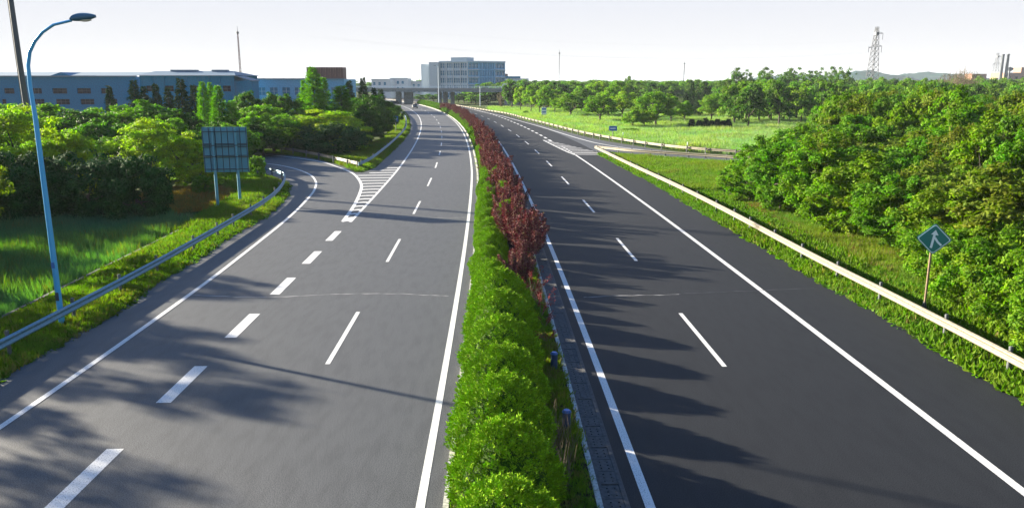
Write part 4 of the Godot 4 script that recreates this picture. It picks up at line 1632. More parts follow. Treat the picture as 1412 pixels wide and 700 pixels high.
func build_protos() -> void:
	# thicket shrubs and small trees by the long guardrail
	for k in 5:
		var h := 6.0
		var c := Vector3(0, 2.9, 0)
		var lb := cluster_lobes(100 + k, c, Vector3(2.45, 2.9, 2.45), 150, 0.42)
		var tops := []
		for j in range(1, 9): tops.append(lb[j][0])
		var col: Color = [Color(0.115, 0.235, 0.010), Color(0.095, 0.210, 0.010), Color(0.130, 0.225, 0.011), Color(0.082, 0.155, 0.012), Color(0.112, 0.160, 0.014)][k]
		proto("thicket", trunk(120 + k, 2.6, 0.11, tops), crown(140 + k, lb, 15000, 0.23, 0.14, col, "leaf", 0.45, 0.8), h, 5.2)
	# low dense shrub beside the diamond sign
	for k in 2:
		var lb := cluster_lobes(160 + k, Vector3(0, 1.4, 0), Vector3(1.85, 1.5, 1.85), 130, 0.30)
		proto("low_shrub", trunk(163 + k, 1.2, 0.06, [lb[1][0], lb[2][0], lb[3][0], lb[4][0]]), crown(166 + k, lb, 13000, 0.15, 0.095, Color(0.118, 0.222, 0.011), "leaf", 0.35, 0.5), 3.1, 4.0)
	# olive, half bare brush
	for k in 2:
		var lb := cluster_lobes(180 + k, Vector3(0, 3.1, 0), Vector3(2.7, 2.9, 2.7), 110, 0.42)
		var tops := []
		for j in range(1, 24): tops.append(lb[j][0] + (lb[j][0] - Vector3(0, 3.0, 0)) * 0.25)
		proto("olive_brush", trunk(184 + k, 2.3, 0.12, tops), crown(187 + k, lb, 8000, 0.22, 0.11, Color(0.110, 0.142, 0.016), "leaf", 0.3, 0.7), 6.2, 5.6)
	# bright spreading trees with layered tops
	for k in 3:
		rng.seed = 200 + k
		var lb := []
		for j in 90:
			var a := rng.randf() * TAU
			var rad := sqrt(rng.randf()) * 3.8
			var y := 5.9 - rad * rad * 0.17 - pow(rng.randf(), 1.5) * 3.4 + sin(a * 3.0 + k) * 0.35
			var s := rng.randf_range(0.38, 0.75)
			lb.append([Vector3(cos(a) * rad, y, sin(a) * rad), Vector3(s * 1.25, s * 0.5, s * 1.25)])
		var tops := []
		for j in 10: tops.append(lb[j][0])
		proto("bright_tree", trunk(205 + k, 2.8, 0.16, tops), crown(210 + k, lb, 14000, 0.27, 0.14, [Color(0.30, 0.40, 0.012), Color(0.25, 0.37, 0.012), Color(0.21, 0.35, 0.014)][k], "leaf", 0.8, 0.7), 6.4, 8.2)
	# round mid-green trees
	for k in 4:
		var lb := cluster_lobes(230 + k, Vector3(0, 4.2, 0), Vector3(2.9, 3.4, 2.9), 110, 0.55, -0.85)
		var tops := []
		for j in range(1, 9): tops.append(lb[j][0])
		proto("round_tree", trunk(236 + k, 3.0, 0.18, tops), crown(240 + k, lb, 9500, 0.30, 0.19, [Color(0.115, 0.240, 0.014), Color(0.095, 0.205, 0.016), Color(0.150, 0.285, 0.016), Color(0.060, 0.130, 0.016)][k], "leaf", 0.45, 0.8), 7.8, 6.4)
	# meadow trees on a bare trunk
	for k in 3:
		var lb := cluster_lobes(250 + k, Vector3(0, 4.9, 0), Vector3(3.3, 3.0, 3.3), 85, 0.68, -0.65)
		var tops := []
		for j in range(1, 10): tops.append(lb[j][0])
		proto("meadow_tree", trunk(256 + k, 3.2, 0.22, tops), crown(260 + k, lb, 7500, 0.36, 0.24, [Color(0.175, 0.31, 0.020), Color(0.145, 0.265, 0.020), Color(0.23, 0.35, 0.024)][k], "leaf", 0.5, 0.8), 8.0, 7.4)
	# dense dark rounded bushes
	for k in 3:
		var lb := cluster_lobes(270 + k, Vector3(0, 1.9, 0), Vector3(2.4, 2.2, 2.4), 170, 0.38)
		proto("dark_bush", trunk(274 + k, 1.4, 0.12, [lb[1][0], lb[2][0], lb[3][0]]), crown(278 + k, lb, 15000, 0.20, 0.11, Color(0.020, 0.074, 0.012), "leaf_dark", 0.4, 0.35), 4.3, 5.3)
	# dark conifers
	for k in 3:
		var mb := MB.new()
		mb.tube([Vector3(0, -0.3, 0), Vector3(0, 9.6, 0)], [0.2, 0.03], 8)
		proto("conifer", mb.mesh(M.bark), conifer_mesh(300 + k, 10.0, 2.2, 30, 13, 0.55, 0.20, Color(0.030, 0.072, 0.020), [-0.28, -0.15, -0.35][k], 0.85, "leaf_dark"), 10.0, 4.4)
	# light feathery cone trees
	for k in 3:
		var mb := MB.new()
		mb.tube([Vector3(0, -0.3, 0), Vector3(0, 9.6, 0)], [0.2, 0.03], 8)
		proto("feather_tree", mb.mesh(M.bark), conifer_mesh(320 + k, 10.0, 2.0, 34, 15, 0.42, 0.16, [Color(0.115, 0.25, 0.016), Color(0.10, 0.225, 0.015), Color(0.125, 0.265, 0.016)][k], 0.22, 0.62, "leaf"), 10.0, 4.0)
	# far trees
	for k in 4:
		var lb := cluster_lobes(340 + k, Vector3(0, 4.6, 0), Vector3(3.1, 3.6, 3.1), 50, 0.85, -0.8)
		proto("far_tree", trunk(345 + k, 3.0, 0.22, [lb[1][0], lb[2][0], lb[3][0], lb[4][0]]), crown(350 + k, lb, 3000, 0.55, 0.38, [Color(0.120, 0.235, 0.022), Color(0.100, 0.20, 0.022), Color(0.145, 0.255, 0.024), Color(0.070, 0.14, 0.022)][k], "leaf", 0.5, 0.8), 8.6, 6.8)
	# wispy tall trees on the skyline
	for k in 3:
		var lb := cluster_lobes(360 + k, Vector3(0, 7.6, 0), Vector3(2.3, 4.0, 2.3), 46, 0.55)
		var tops := []
		for j in 14: tops.append(lb[j][0])
		proto("wispy_tree", trunk(365 + k, 8.0, 0.14, tops), crown(370 + k, lb, 1500, 0.42, 0.26, Color(0.095, 0.175, 0.045), "leaf", 0.3, 0.9), 12.0, 4.8)
	# bare brush on the skyline
	for k in 2:
		rng.seed = 380 + k
		var mb := MB.new()
		for j in 46:
			var a := rng.randf() * TAU
			var o := rng.randf_range(0.1, 1.0)
			var e := Vector3(cos(a) * o * 3.6, rng.randf_range(4.5, 7.5) - o * 1.2, sin(a) * o * 3.6)
			var mid := e * 0.5 + Vector3(0, 0.9, 0)
			mb.tube([Vector3(cos(a), 0, sin(a)) * 0.2, mid, e], [0.10, 0.055, 0.02], 5)
			for q in 4:
				var s := mid.lerp(e, rng.randf())
				mb.tube([s, s + (rdir() + Vector3.UP * 0.8) * rng.randf_range(0.6, 1.3)], [0.035, 0.012], 4)
		var lv := Leaves.new()
		for j in 350:
			var d := rdir()
			lv.add(Vector3(d.x * 3.2, 5.0 + d.y * 1.8, d.z * 3.2), rdir(), rdir(), 0.35, 0.18, Color(0.09, 0.08, 0.045))
		proto("bare_tree", mb.mesh(M.twig), lv.mesh(M.leaf), 7.2, 7.0)
	# young dark cypresses in the meadow
	for k in 2:
		var mb := MB.new()
		mb.tube([Vector3(0, -0.2, 0), Vector3(0, 2.6, 0)], [0.07, 0.02], 6)
		proto("cypress", mb.mesh(M.bark), conifer_mesh(390 + k, 3.0, 0.95, 16, 16, 0.34, 0.15, Color(0.020, 0.050, 0.028), 0.3, 0.62, "leaf_dark"), 3.0, 1.9)

var KIND_NAMES := {"thicket": "thicket_shrub", "low_shrub": "low_shrub", "olive_brush": "olive_shrub", "bright_tree": "spreading_tree", "round_tree": "broadleaf_tree", "meadow_tree": "meadow_tree", "dark_bush": "dark_bush", "conifer": "conifer", "feather_tree": "cone_tree", "far_tree": "distant_tree", "wispy_tree": "wispy_tree", "bare_tree": "bare_tree", "cypress": "young_cypress"}
var CATEGORY := {"thicket": "shrub", "low_shrub": "shrub", "olive_brush": "shrub", "dark_bush": "bush", "cypress": "cypress"}
var turn_count := 0

func tree(kind: String, x: float, zf: float, w: float, h: float, label: String, group: String, variant := -1) -> Node3D:
	var list: Array = protos[kind]
	turn_count += 1
	var p: Dictionary = list[(turn_count if variant < 0 else variant) % list.size()]
	var t := thing(KIND_NAMES[kind], Vector3(x, land(x, zf), -zf), label, CATEGORY.get(kind, "tree"), group)
	t.rotation.y = fmod(turn_count * 2.399, TAU)
	var sx: float = w / p.w
	t.scale = Vector3(sx, h / p.h, sx)
	part("trunk", p.trunk, t)
	part("crown", p.crown, t)
	return t

func tree_px(kind: String, px: float, zf: float, wpx: float, top: float, label: String, group: String, variant := -1) -> void:
	var p := D(px, top, zf)
	var g := land(p.x, zf)
	var e := D(px, minf(top + 30.0, 200.0), zf)
	tree(kind, e.x, zf, wpx * pxm(zf), p.y - g, label, group, variant)

func build_trees() -> void:
	var gl := "trees and bushes beyond the grass field"
	var gc := "trees in the clump behind the pointed grass island"
	var gm := "trees standing in and around the meadow"
	var gt := "thicket behind the long guardrail"
	# ---- field side
	for q in [[-22, 55, 120, 205, "fifth"], [40, 57, 115, 213, "fourth"], [112, 58, 130, 206, "third"], [180, 57, 96, 212, "second"], [212, 58.5, 40, 236, "first and smallest"]]:
		tree_px("dark_bush", q[0], q[1], q[2], q[3], "%s dense dark green rounded bush counted from the dry brown patch" % q[4], gl)
	for q in [[20, 69, 165, 138], [84, 64, 105, 168], [-50, 66, 150, 150], [120, 66, 50, 196]]:
		tree_px("bright_tree", q[0], q[1], q[2], q[3], "yellow green spreading tree behind the dark bushes near the dark mast", gl, [0, 1, 2, 1][int(absf(q[0])) % 4])
	for q in [[205, 73, 125, 157], [250, 71, 90, 178], [272, 70, 60, 196]]:
		tree_px("bright_tree", q[0], q[1], q[2], q[3], "bright yellow green spreading tree beside the ribbed sign board", gl, 0)
	for q in [[276, 67, 34, 240], [352, 74, 26, 212]]:
		tree_px("low_shrub", q[0], q[1], q[2], q[3], "small leafy shrub at the foot of the spreading trees by the sign board", gl)
	for q in [[108, 88, 120, 149], [158, 92, 110, 146], [195, 97, 100, 139], [55, 96, 110, 141], [240, 95, 90, 148], [222, 86, 80, 160], [140, 82, 90, 165], [-5, 98, 100, 140], [300, 90, 60, 165], [328, 88, 60, 168], [285, 84, 70, 175]]:
		tree_px("round_tree", q[0], q[1], q[2], q[3], "mid green leafy tree between the spreading trees and the blue halls", gl)
	for q in [[152, 112, 30, 117], [186, 113, 40, 109], [216, 111, 32, 114], [250, 107, 46, 107], [233, 113, 34, 119], [200, 116, 36, 118], [268, 112, 36, 116]]:
		tree_px("conifer", q[0], q[1], q[2], q[3], "dark conifer standing before the bright blue factory hall", gl)
	for q in [[280, 101, 30, 112], [301, 98, 36, 117], [320, 100, 36, 138], [291, 106, 26, 113]]:
		tree_px("feather_tree", q[0], q[1], q[2], q[3], "light green feathery cone shaped tree above the ribbed sign board", gl)
	for q in [[345, 122, 42, 122], [372, 124, 38, 124], [396, 121, 42, 126], [330, 125, 30, 128], [415, 128, 36, 128]]:
		tree_px("round_tree", q[0], q[1], q[2], q[3], "dark leafy tree in front of the pale blue workshop", gl, 3)
	for q in [[365, 111, 66, 142], [348, 101, 60, 166], [376, 103, 80, 156], [398, 108, 56, 163], [338, 97, 50, 178], [362, 99, 60, 180]]:
		tree_px("round_tree", q[0], q[1], q[2], q[3], "light green leafy tree across the slip road from the ribbed sign board", gl, 2 if q[0] == 365 else -1)
	for q in [[150, 78, 70, 185], [60, 80, 90, 180], [0, 84, 90, 175], [200, 80, 70, 178], [325, 86, 40, 192], [300, 80, 44, 196]]:
		tree_px("low_shrub", q[0], q[1], q[2], q[3], "leafy undergrowth shrub beneath the trees beyond the grass field", gl)
	# trees beside the frame whose shade lies over the slip road
	for q in [[-28, 31.5, 8.0], [-32, 36, 8.4], [-27, 25.0, 7.4], [-31.5, 43, 7.8], [-27, 18.5, 7.0], [-54, 37, 11.0], [-56, 41, 11.5], [-54, 45, 11.0], [-57, 49, 12.0], [-55, 53, 11.5], [-58, 57, 12.0], [-56, 61, 11.5], [-60, 65, 11.0], [-61, 46, 12.0]]:
		tree("round_tree" if q[0] < -50 else "olive_brush", q[0], q[1], 5.6, q[2], "leafy tree at the side of the grass field near the street lamp", gl)
	# ---- clump behind the island
	for q in [[462, 101, 92, 170], [428, 103, 66, 172], [490, 107, 44, 180], [408, 106, 40, 186]]:
		tree_px("dark_bush", q[0], q[1], q[2], q[3], "dark green rounded bush at the front of the clump behind the island", gc)
	for q in [[450, 107, 120, 147], [412, 112, 70, 155], [480, 112, 60, 158]]:
		tree_px("bright_tree", q[0], q[1], q[2], q[3], "yellow green spreading tree topping the clump behind the island", gc, 0)
	for q in [[432, 119, 46, 92], [446, 122, 34, 106], [471, 117, 60, 118], [420, 121, 30, 110]]:
		tree_px("feather_tree", q[0], q[1], q[2], q[3], "tall light green cone shaped tree rising from the clump", gc)
	for q in [[482, 138, 32, 110], [501, 137, 34, 106], [525, 150, 34, 122], [516, 136, 28, 120]]:
		tree_px("conifer", q[0], q[1], q[2], q[3], "dark conifer at the back of the clump near the bridge", gc)
	for q in [[508, 124, 58, 128], [524, 138, 46, 128], [500, 115, 50, 148], [524, 128, 40, 150], [538, 152, 30, 140], [545, 168, 26, 143], [512, 118, 36, 166], [490, 128, 50, 132]]:
		tree_px("round_tree", q[0], q[1], q[2], q[3], "dark leafy tree on the road side of the clump", gc, 3)
	# ---- under and behind the bridge
	for q in [[640, 345, 26, 128], [655, 335, 28, 129], [672, 328, 30, 130], [688, 325, 22, 126], [632, 350, 20, 131], [598, 380, 24, 129], [582, 385, 20, 130], [650, 350, 30, 124]]:
		tree_px("far_tree", q[0], q[1], q[2], q[3], "round shrub-like tree in the gap beneath the bridge deck", "greenery under the bridge")
	tree_px("bare_tree", 691, 268, 14, 126, "thin brownish tree at the meadow corner by the bridge end", gm)
	# ---- meadow trees
	for q in [[706, 262, 18, 121], [718, 240, 22, 120], [732, 228, 26, 119], [752, 213, 26, 120], [744, 225, 24, 124], [786, 205, 56, 130], [802, 235, 36, 120], [824, 240, 34, 113], [852, 245, 40, 113], [828, 178, 50, 133], [858, 186, 46, 127], [873, 154, 34, 152], [905, 158, 62, 128], [888, 155, 36, 152], [926, 168, 34, 134], [944, 174, 26, 140], [765, 235, 30, 124], [840, 200, 40, 122]]:
		tree_px("meadow_tree", q[0], q[1], q[2], q[3], "round green tree at the edge of the pale meadow", gm)
	for q in [[981, 178, 38, 130], [1006, 182, 26, 121], [1030, 180, 46, 115], [1062, 184, 44, 112], [1090, 180, 40, 118], [1048, 190, 36, 116]]:
		tree_px("meadow_tree", q[0], q[1], q[2], q[3], "leafy tree on a bare trunk at the thicket end of the meadow", gm)
	for q in [[954, 205, 16, 111], [945, 200, 20, 127], [962, 202, 18, 126]]:
		tree_px("conifer", q[0], q[1], q[2], q[3], "dark conifer between the leafy meadow trees", gm)
	for q in [[953, 0], [963, 1], [972, 0], [980, 1], [988, 0], [996, 1], [1003, 0]]:
		tree_px("cypress", q[0], 152.0 + q[1] * 1.5, 13, 164.0 + (q[1] * 2.0 if q[0] != 972 else -1.5), "young dark cypress in a short row on the meadow", "young cypresses on the meadow")
	for q in [[806, 168, 18, 174], [868, 140, 30, 176], [1000, 150, 40, 178], [725, 215, 10, 152]]:
		tree_px("low_shrub", q[0], q[1], q[2], q[3], "low shrub growing out of the meadow grass", gm)
	# ---- thicket by the long guardrail
	var lab := "leafy green shrub in the dense thicket behind the long guardrail"
	rng.seed = 555
	var spots := []
	# front row follows the verge
	for q in [[17.6, 60.0, 4.6, 3.9], [18.6, 56.0, 5.2, 5.2], [19.6, 51.5, 5.4, 5.6], [20.2, 46.5, 5.4, 5.0], [20.3, 42.0, 5.0, 4.4], [20.4, 37.8, 4.6, 4.0], [19.8, 64.0, 4.8, 4.6], [22.6, 67.0, 5.2, 5.4]]:
		spots.append(["thicket", q[0] + 0.8, q[1], q[2], q[3], [0, 1, 0, 2, 1, 2, 0, 1][spots.size() % 8]])
	for q in spots:
		tree(q[0], q[1], q[2], q[3], q[4], "%s shrub in the front row of the thicket, %s" % [["bright green", "mid green", "yellow green"][q[5]], "facing the meadow" if q[2] > 58.0 else ("facing the brown ditch" if q[2] < 54.0 else "above the sunny verge")], gt, q[5])
	for q in [[19.6, 34.2, 4.3, 3.1], [19.2, 30.8, 4.2, 3.2], [18.9, 27.6, 4.2, 3.3], [18.5, 24.4, 4.0, 3.2], [18.6, 21.6, 4.0, 3.2], [21.6, 32.4, 4.2, 3.7], [21.9, 28.9, 4.2, 3.9], [21.5, 25.6, 4.2, 3.8]]:
		tree("low_shrub", q[0], q[1], q[2], q[3], "low dense bright green shrub behind the green diamond sign", gt)
	var shade := ["bright green", "mid green", "yellow green", "deep green", "olive green"]
	var row := 0
	var x := 23.4
	while x < 74.0:
		var z := 24.0 + (row % 2) * 1.8
		var zmax := 106.0
		while z < zmax:
			var xx := x + rng.randf_range(-1.0, 1.0)
			var zz := z + rng.randf_range(-1.1, 1.1)
			var px := 706.0 + (xx - 3.0) / zz * F
			var px_r := 706.0 + (xx - 3.0) / zz * F
			if px > 1020.0 + 78.0 * smoothstep(54.0, 72.0, zz) and px_r < 1470.0:
				var hh := lerpf(5.4, 8.0, clampf((xx - 23.0) / 12.0, 0.0, 1.0)) * rng.randf_range(0.88, 1.1)
				if zz < 34.0: hh *= 0.84
				if px < 1230.0: hh = minf(hh, EYE - (lerpf(143.0, 118.0, (px - 1020.0) / 210.0) - HOR) * zz / F + rng.randf_range(-0.4, 0.3))
				var olive := rng.randf() < (0.10 if zz < 46.0 else 0.28) and px > 1050.0
				if olive:
					tree("olive_brush", xx, zz, rng.randf_range(5.0, 6.0), hh, "olive brown half bare shrub among the green thicket", gt)
				else:
					var v := [0, 1, 2, 3, 4][rng.randi() % 5] as int
					if px > 1290.0 and rng.randf() < 0.6: v = 3
					tree("thicket", xx, zz, rng.randf_range(4.8, 6.2), hh, "%s leafy shrub %s %s" % [shade[v], "just behind the front shrubs" if xx < 29.0 else "deep in the thicket", "behind the diamond sign" if zz < 42.0 else ("along the long guardrail" if zz < 68.0 else "towards the meadow trees")], gt, v)
			z += rng.randf_range(3.4, 4.4) * (1.0 + maxf(0.0, zz - 50.0) * 0.008)
		x += 4.0
		row += 1
	# ---- skyline
	rng.seed = 808
	for k in 46:
		var px := lerpf(700.0, 1440.0, k / 45.0) + rng.randf_range(-6, 6)
		var zf := rng.randf_range(255.0, 330.0)
		var top := rng.randf_range(109.5, 113.5) - 4.0 * smoothstep(940.0, 1040.0, px)
		tree_px("far_tree", px, zf, rng.randf_range(24, 36), top, "distant green tree in the belt of woodland below the skyline", "woodland belt on the skyline")
	for k in 40:
		var px := lerpf(1010.0, 1440.0, k / 39.0) + rng.randf_range(-6, 6)
		var zf := rng.randf_range(150.0, 220.0)
		tree_px("far_tree", px, zf, rng.randf_range(32, 46), rng.randf_range(110, 117), "green tree in the wood behind the thicket", "wood behind the thicket")
	for k in 16:
		var px := 1010.0 + k * 10.6 + rng.randf_range(-4, 4)
		tree_px("wispy_tree", px, 262.0 + rng.randf_range(-12, 12), rng.randf_range(18, 28), rng.randf_range(88, 99), "tall wispy tree standing above the woodland on the skyline", "wispy trees on the skyline")
	for q in [[1306, 235, 30, 99], [1326, 240, 32, 96], [1340, 232, 26, 96], [1318, 250, 26, 100]]:
		tree_px("bare_tree", q[0], q[1], q[2], q[3], "bare brownish tree on the skyline near the twin chimneys", "bare trees on the skyline")
	tree_px("far_tree", 867, 430, 14, 104, "pale lone tree clump above the distant woodland", "woodland belt on the skyline")
	# far wood as one mass
	var mm := MultiMesh.new()
	mm.transform_format = MultiMesh.TRANSFORM_3D
	mm.mesh = protos.far_tree[1].crown
	var xf := []
	rng.seed = 909
	for k in 700:
		var zf := rng.randf_range(340.0, 900.0)
		var px := rng.randf_range(640.0, 1480.0) if k % 5 else rng.randf_range(-60.0, 600.0)
		var p := D(px, 112, zf)
		if px < 640.0: zf = maxf(zf, 520.0)
		p = D(px, 112, zf)
		var s := rng.randf_range(0.95, 1.25)
		xf.append(Transform3D(Basis(Vector3.UP, rng.randf() * TAU).scaled(Vector3(s * 1.3, s, s * 1.3)), Vector3(p.x, -0.6, -zf)))
	mm.instance_count = xf.size()
	for k in xf.size(): mm.set_instance_transform(k, xf[k])
	var far := MultiMeshInstance3D.new()
	far.name = "far_wood"
	far.multimesh = mm
	add_child(far)
	far.set_meta("kind", "stuff")
	far.set_meta("label", "hazy mass of far woodland along the horizon")
	far.set_meta("category", "woodland")
	# hills
	for q in [[1180.0, 1325.0, 96.5, 1500.0, "haze-tinted blue green tree covered hill beyond the pylon"], [1250.0, 1440.0, 99.0, 1750.0, "second low hill behind the twin chimneys"], [1040.0, 1240.0, 101.5, 1900.0, "low faint hill beyond the wispy trees"]]:
		var mb := MB.new()
		var x0 := D(q[0], 112, q[3]).x
		var x1 := D(q[1], 112, q[3]).x
		var hh: float = D(0, q[2], q[3]).y * 1.12
		var nz := FastNoiseLite.new()
		nz.seed = int(q[0])
		nz.frequency = 0.012
		nz.fractal_octaves = 5
		var nx := 70
		var nd := 14
		for j in nd + 1:
			for i in nx + 1:
				var fx := i / float(nx)
				var fz := j / float(nd)
				var prof := pow(sin(PI * fx), 0.55) * sin(PI * fz * 0.5)
				var xx := lerpf(x0, x1, fx)
				var zz: float = q[3] + fz * 200.0
				mb.vert(Vector3(xx, -1.0 + hh * prof * (0.92 + 0.2 * nz.get_noise_2d(xx, zz)) + 2.0 * nz.get_noise_2d(xx * 5.0, zz * 5.0) * prof, -zz), Vector3.UP)
		for j in nd:
			for i in nx:
				var k := j * (nx + 1) + i
				mb.tri(mb.v[k], mb.v[k + nx + 1], mb.v[k + 1])
				mb.tri(mb.v[k + 1], mb.v[k + nx + 1], mb.v[k + nx + 2])
		struct("hill", mb.mesh(M.hill_haze_tint), q[4])

# ---------------------------------------------------------------- hedge in the median
func build_hedge() -> void:
	var green := []
	for k in 4:
		rng.seed = 600 + k
		var lv := Leaves.new()
		var tops := []
		# point on the pointed dome, about 1.9 m tall: az round it, u up it
		var dome := func(az: float, u: float) -> Vector3:
			var wob := 1.0 + 0.07 * sin(az * 3.0 + k) + 0.05 * sin(az * 5.0 + u * 5.0 + k * 2.0)
			var rad := 1.10 * pow(maxf(0.0, 1.0 - pow(u, 1.9)), 0.75) * (0.86 + 0.14 * smoothstep(0.0, 0.3, u)) * wob
			return Vector3(cos(az) * rad, 1.88 * u, sin(az) * rad)
		# closed inner mass of twigs and needles, added to block light through the sprays
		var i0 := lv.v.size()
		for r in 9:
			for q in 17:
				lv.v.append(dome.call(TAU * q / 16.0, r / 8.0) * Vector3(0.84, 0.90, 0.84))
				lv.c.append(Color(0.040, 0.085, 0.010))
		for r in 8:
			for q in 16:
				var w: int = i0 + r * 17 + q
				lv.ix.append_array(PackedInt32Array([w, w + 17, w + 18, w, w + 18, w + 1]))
		for j in 1150:
			var az := rng.randf() * TAU
			var u := rng.randf_range(0.02, 0.985)
			if rng.randf() < u * u * 0.45: continue
			var c: Vector3 = dome.call(az, u) * rng.randf_range(0.93, 1.03)
			var nn := Vector3(cos(az), 0.25 + 1.1 * u * u, sin(az)).normalized()
			var tn := rng.randf_range(0.7, 1.25)
			var lead := (nn * 0.75 + Vector3.UP * 0.75 + rdir() * 0.4).normalized()
			var ln0 := rng.randf_range(0.12, 0.24)
			if j < 9: tops.append(c * 0.8)
			for q in 30:
				# a feathery spray: short scales along a leading shoot
				var f := rng.randf()
				var o := rdir()
				var p := c + lead * ln0 * f + o * 0.07 * (1.15 - f)
				if p.y < 0.0: continue
				var dir := (lead * 0.9 + o * 0.7).normalized()
				var ln := (nn + rdir() * 0.55).normalized()
				lv.add(p, dir, dir.cross(ln).normalized(), rng.randf_range(0.04, 0.085), rng.randf_range(0.02, 0.034), vary(Color(0.195, 0.36, 0.010), tn * rng.randf_range(0.6, 1.3), rng.randf_range(-0.15, 0.22)))
		green.append([trunk(630 + k, 0.9, 0.035, tops), lv.mesh(M.leaf_bush)])
	var red := []
	for k in 4:
		rng.seed = 650 + k
		var st := MB.new()
		var lv := Leaves.new()
		for j in 26:
			var a := rng.randf() * TAU
			var o := rng.randf_range(0.15, 1.0)
			var e := Vector3(cos(a) * o * 1.0, rng.randf_range(2.0, 2.85) - o * 0.6, sin(a) * o * 1.0)
			var b := Vector3(cos(a), 0, sin(a)) * 0.08
			var mid := b.lerp(e, 0.5) + Vector3(cos(a), 0, sin(a)) * 0.16
			st.tube([b, mid, e], [0.018, 0.012, 0.004], 5)
			for q in 330:
				var f := pow(rng.randf(), 0.62)
				if f < 0.22: continue
				var p := b.lerp(mid, f * 2.0) if f < 0.5 else mid.lerp(e, f * 2.0 - 1.0)
				var off := rdir() * rng.randf_range(0.02, 0.21) * (1.25 - f)
				off.y *= 0.6
				p += off
				var dir := (off.normalized() + Vector3.UP * 0.5 + rdir() * 0.5).normalized()
				var s := dir.cross(rdir()).normalized()
				var c := Color(0.105, 0.034, 0.042) if rng.randf() < 0.68 else (Color(0.25, 0.115, 0.10) if rng.randf() < 0.75 else Color(0.13, 0.15, 0.03))
				lv.add(p, dir, s, rng.randf_range(0.06, 0.11), rng.randf_range(0.035, 0.06), vary(c, rng.randf_range(0.6, 1.4), 0.0))
		red.append([st.mesh(M.twig), lv.mesh(M.leaf_red)])
	var sprig := []
	for k in 2:
		rng.seed = 690 + k
		var st := MB.new()
		var lv := Leaves.new()
		for j in 5:
			var a := rng.randf() * TAU
			var e := Vector3(cos(a) * 0.5 + 0.35, rng.randf_range(0.8, 1.3), sin(a) * 0.6)
			st.tube([Vector3.ZERO, e * 0.5 + Vector3(0, 0.12, 0), e], [0.012, 0.009, 0.003], 5)
			for q in 45:
				var f := rng.randf_range(0.35, 1.0)
				var dir := (rdir() + Vector3.UP * 0.3).normalized()
				lv.add(e * f + Vector3(0, 0.12, 0) * (1.0 - f) + rdir() * 0.09, dir, dir.cross(rdir()).normalized(), rng.randf_range(0.06, 0.10), rng.randf_range(0.035, 0.055), vary(Color(0.22, 0.035, 0.03), rng.randf_range(0.6, 1.4), 0.0))
		sprig.append([st.mesh(M.twig), lv.mesh(M.leaf_red)])
	rng.seed = 700
	var place := func(list: Array, called: String, at: Vector3, w: float, h: float, label: String, group: String) -> void:
		var p: Array = list[rng.randi() % list.size()]
		var t := thing(called, at, label, "bush", group)
		t.rotation.y = rng.randf() * TAU if called != "median_bush" else (PI if rng.randf() < 0.5 else 0.0) + rng.randf_range(-0.15, 0.15)
		t.scale = Vector3(w, h, w * (0.84 if called == "median_bush" else 1.0))
		part("stem", p[0], t)
		part("foliage", p[1], t)
	var gg := "green bushes of the median hedge"
	var gr := "red leaved shrubs of the median hedge"
	# near green bushes, one by one
	var nth := ["first", "second", "third", "fourth", "fifth", "sixth", "seventh", "eighth", "ninth", "tenth", "eleventh", "twelfth", "thirteenth", "fourteenth"]
	var order := 6
	for py in [690.0, 605.0, 540.0, 490.0, 449.0, 415.0, 387.0]:
		var bz := -G(700, py, 1.6).z
		place.call(green, "median_bush", CL(bz, -0.62 + rng.randf_range(-0.08, 0.08), 0.1), rng.randf_range(1.08, 1.2), rng.randf_range(0.92, 1.06), "%s rounded bright green median bush counted from the red shrubs" % nth[order], gg)
		order -= 1
	place.call(green, "median_bush", CL(10.4, -0.6, 0.1), 1.1, 0.9, "eighth rounded bright green median bush counted from the red shrubs", gg)
	var z := 31.4
	while z < 64.0:
		place.call(green, "median_bush", CL(z, -1.02 + rng.randf_range(-0.12, 0.1), 0.1), rng.randf_range(0.72, 0.86), rng.randf_range(0.62, 0.9), "bright green bush at the foot of the red leaved median shrubs", gg)
		z += rng.randf_range(1.5, 1.9)
	for q in [[46.8, 0.1], [56.0, 0.0], [66.0, -0.1], [68.0, 0.1]]:
		place.call(green, "median_bush", C(q[0], q[1], 0.1), 0.95, 1.0, "bright green bush filling a gap between the red leaved shrubs", gg)
	while z < 250.0:
		place.call(green, "median_bush", CL(z, -0.55 + rng.randf_range(-0.1, 0.1), 0.1), 0.95 + (z - 64.0) * 0.002, rng.randf_range(0.62, 0.8), "low dark green bush under the far run of red leaved shrubs", gg)
		z += 1.9 + (z - 60.0) * 0.008
	# red shrubs
	order = -1
	for q in [[33.9, 0.3, 0.80, 0.62], [36.6, 0.55, 0.7, 0.60], [39.3, 1.05, 0.95, 0.95], [42.0, 0.85, 1.15, 1.14], [44.3, 0.35, 1.0, 0.92], [49.0, 0.3, 0.95, 0.85], [51.2, 0.75, 1.05, 1.08], [53.4, 0.2, 1.0, 0.9], [58.6, 0.6, 1.05, 1.1], [60.8, 0.25, 0.95, 0.9], [63.2, 0.5, 1.0, 0.98]]:
		order += 1
		place.call(red, "red_shrub", C(q[0], q[1] - 0.22, 0.1), q[2] * 1.26, q[3], "%s dark red leaved median shrub counted from the plain green bushes" % nth[order], gr)
	z = 67.2
	while z < 262.0:
		place.call(red, "red_shrub", C(z, 0.05 + rng.randf_range(-0.3, 0.3), 0.1), rng.randf_range(1.15, 1.42), rng.randf_range(0.78, 1.12), "red leaved shrub in the long far run of the median hedge", gr)
		z += rng.randf_range(1.9, 2.6) + (z - 60.0) * 0.006
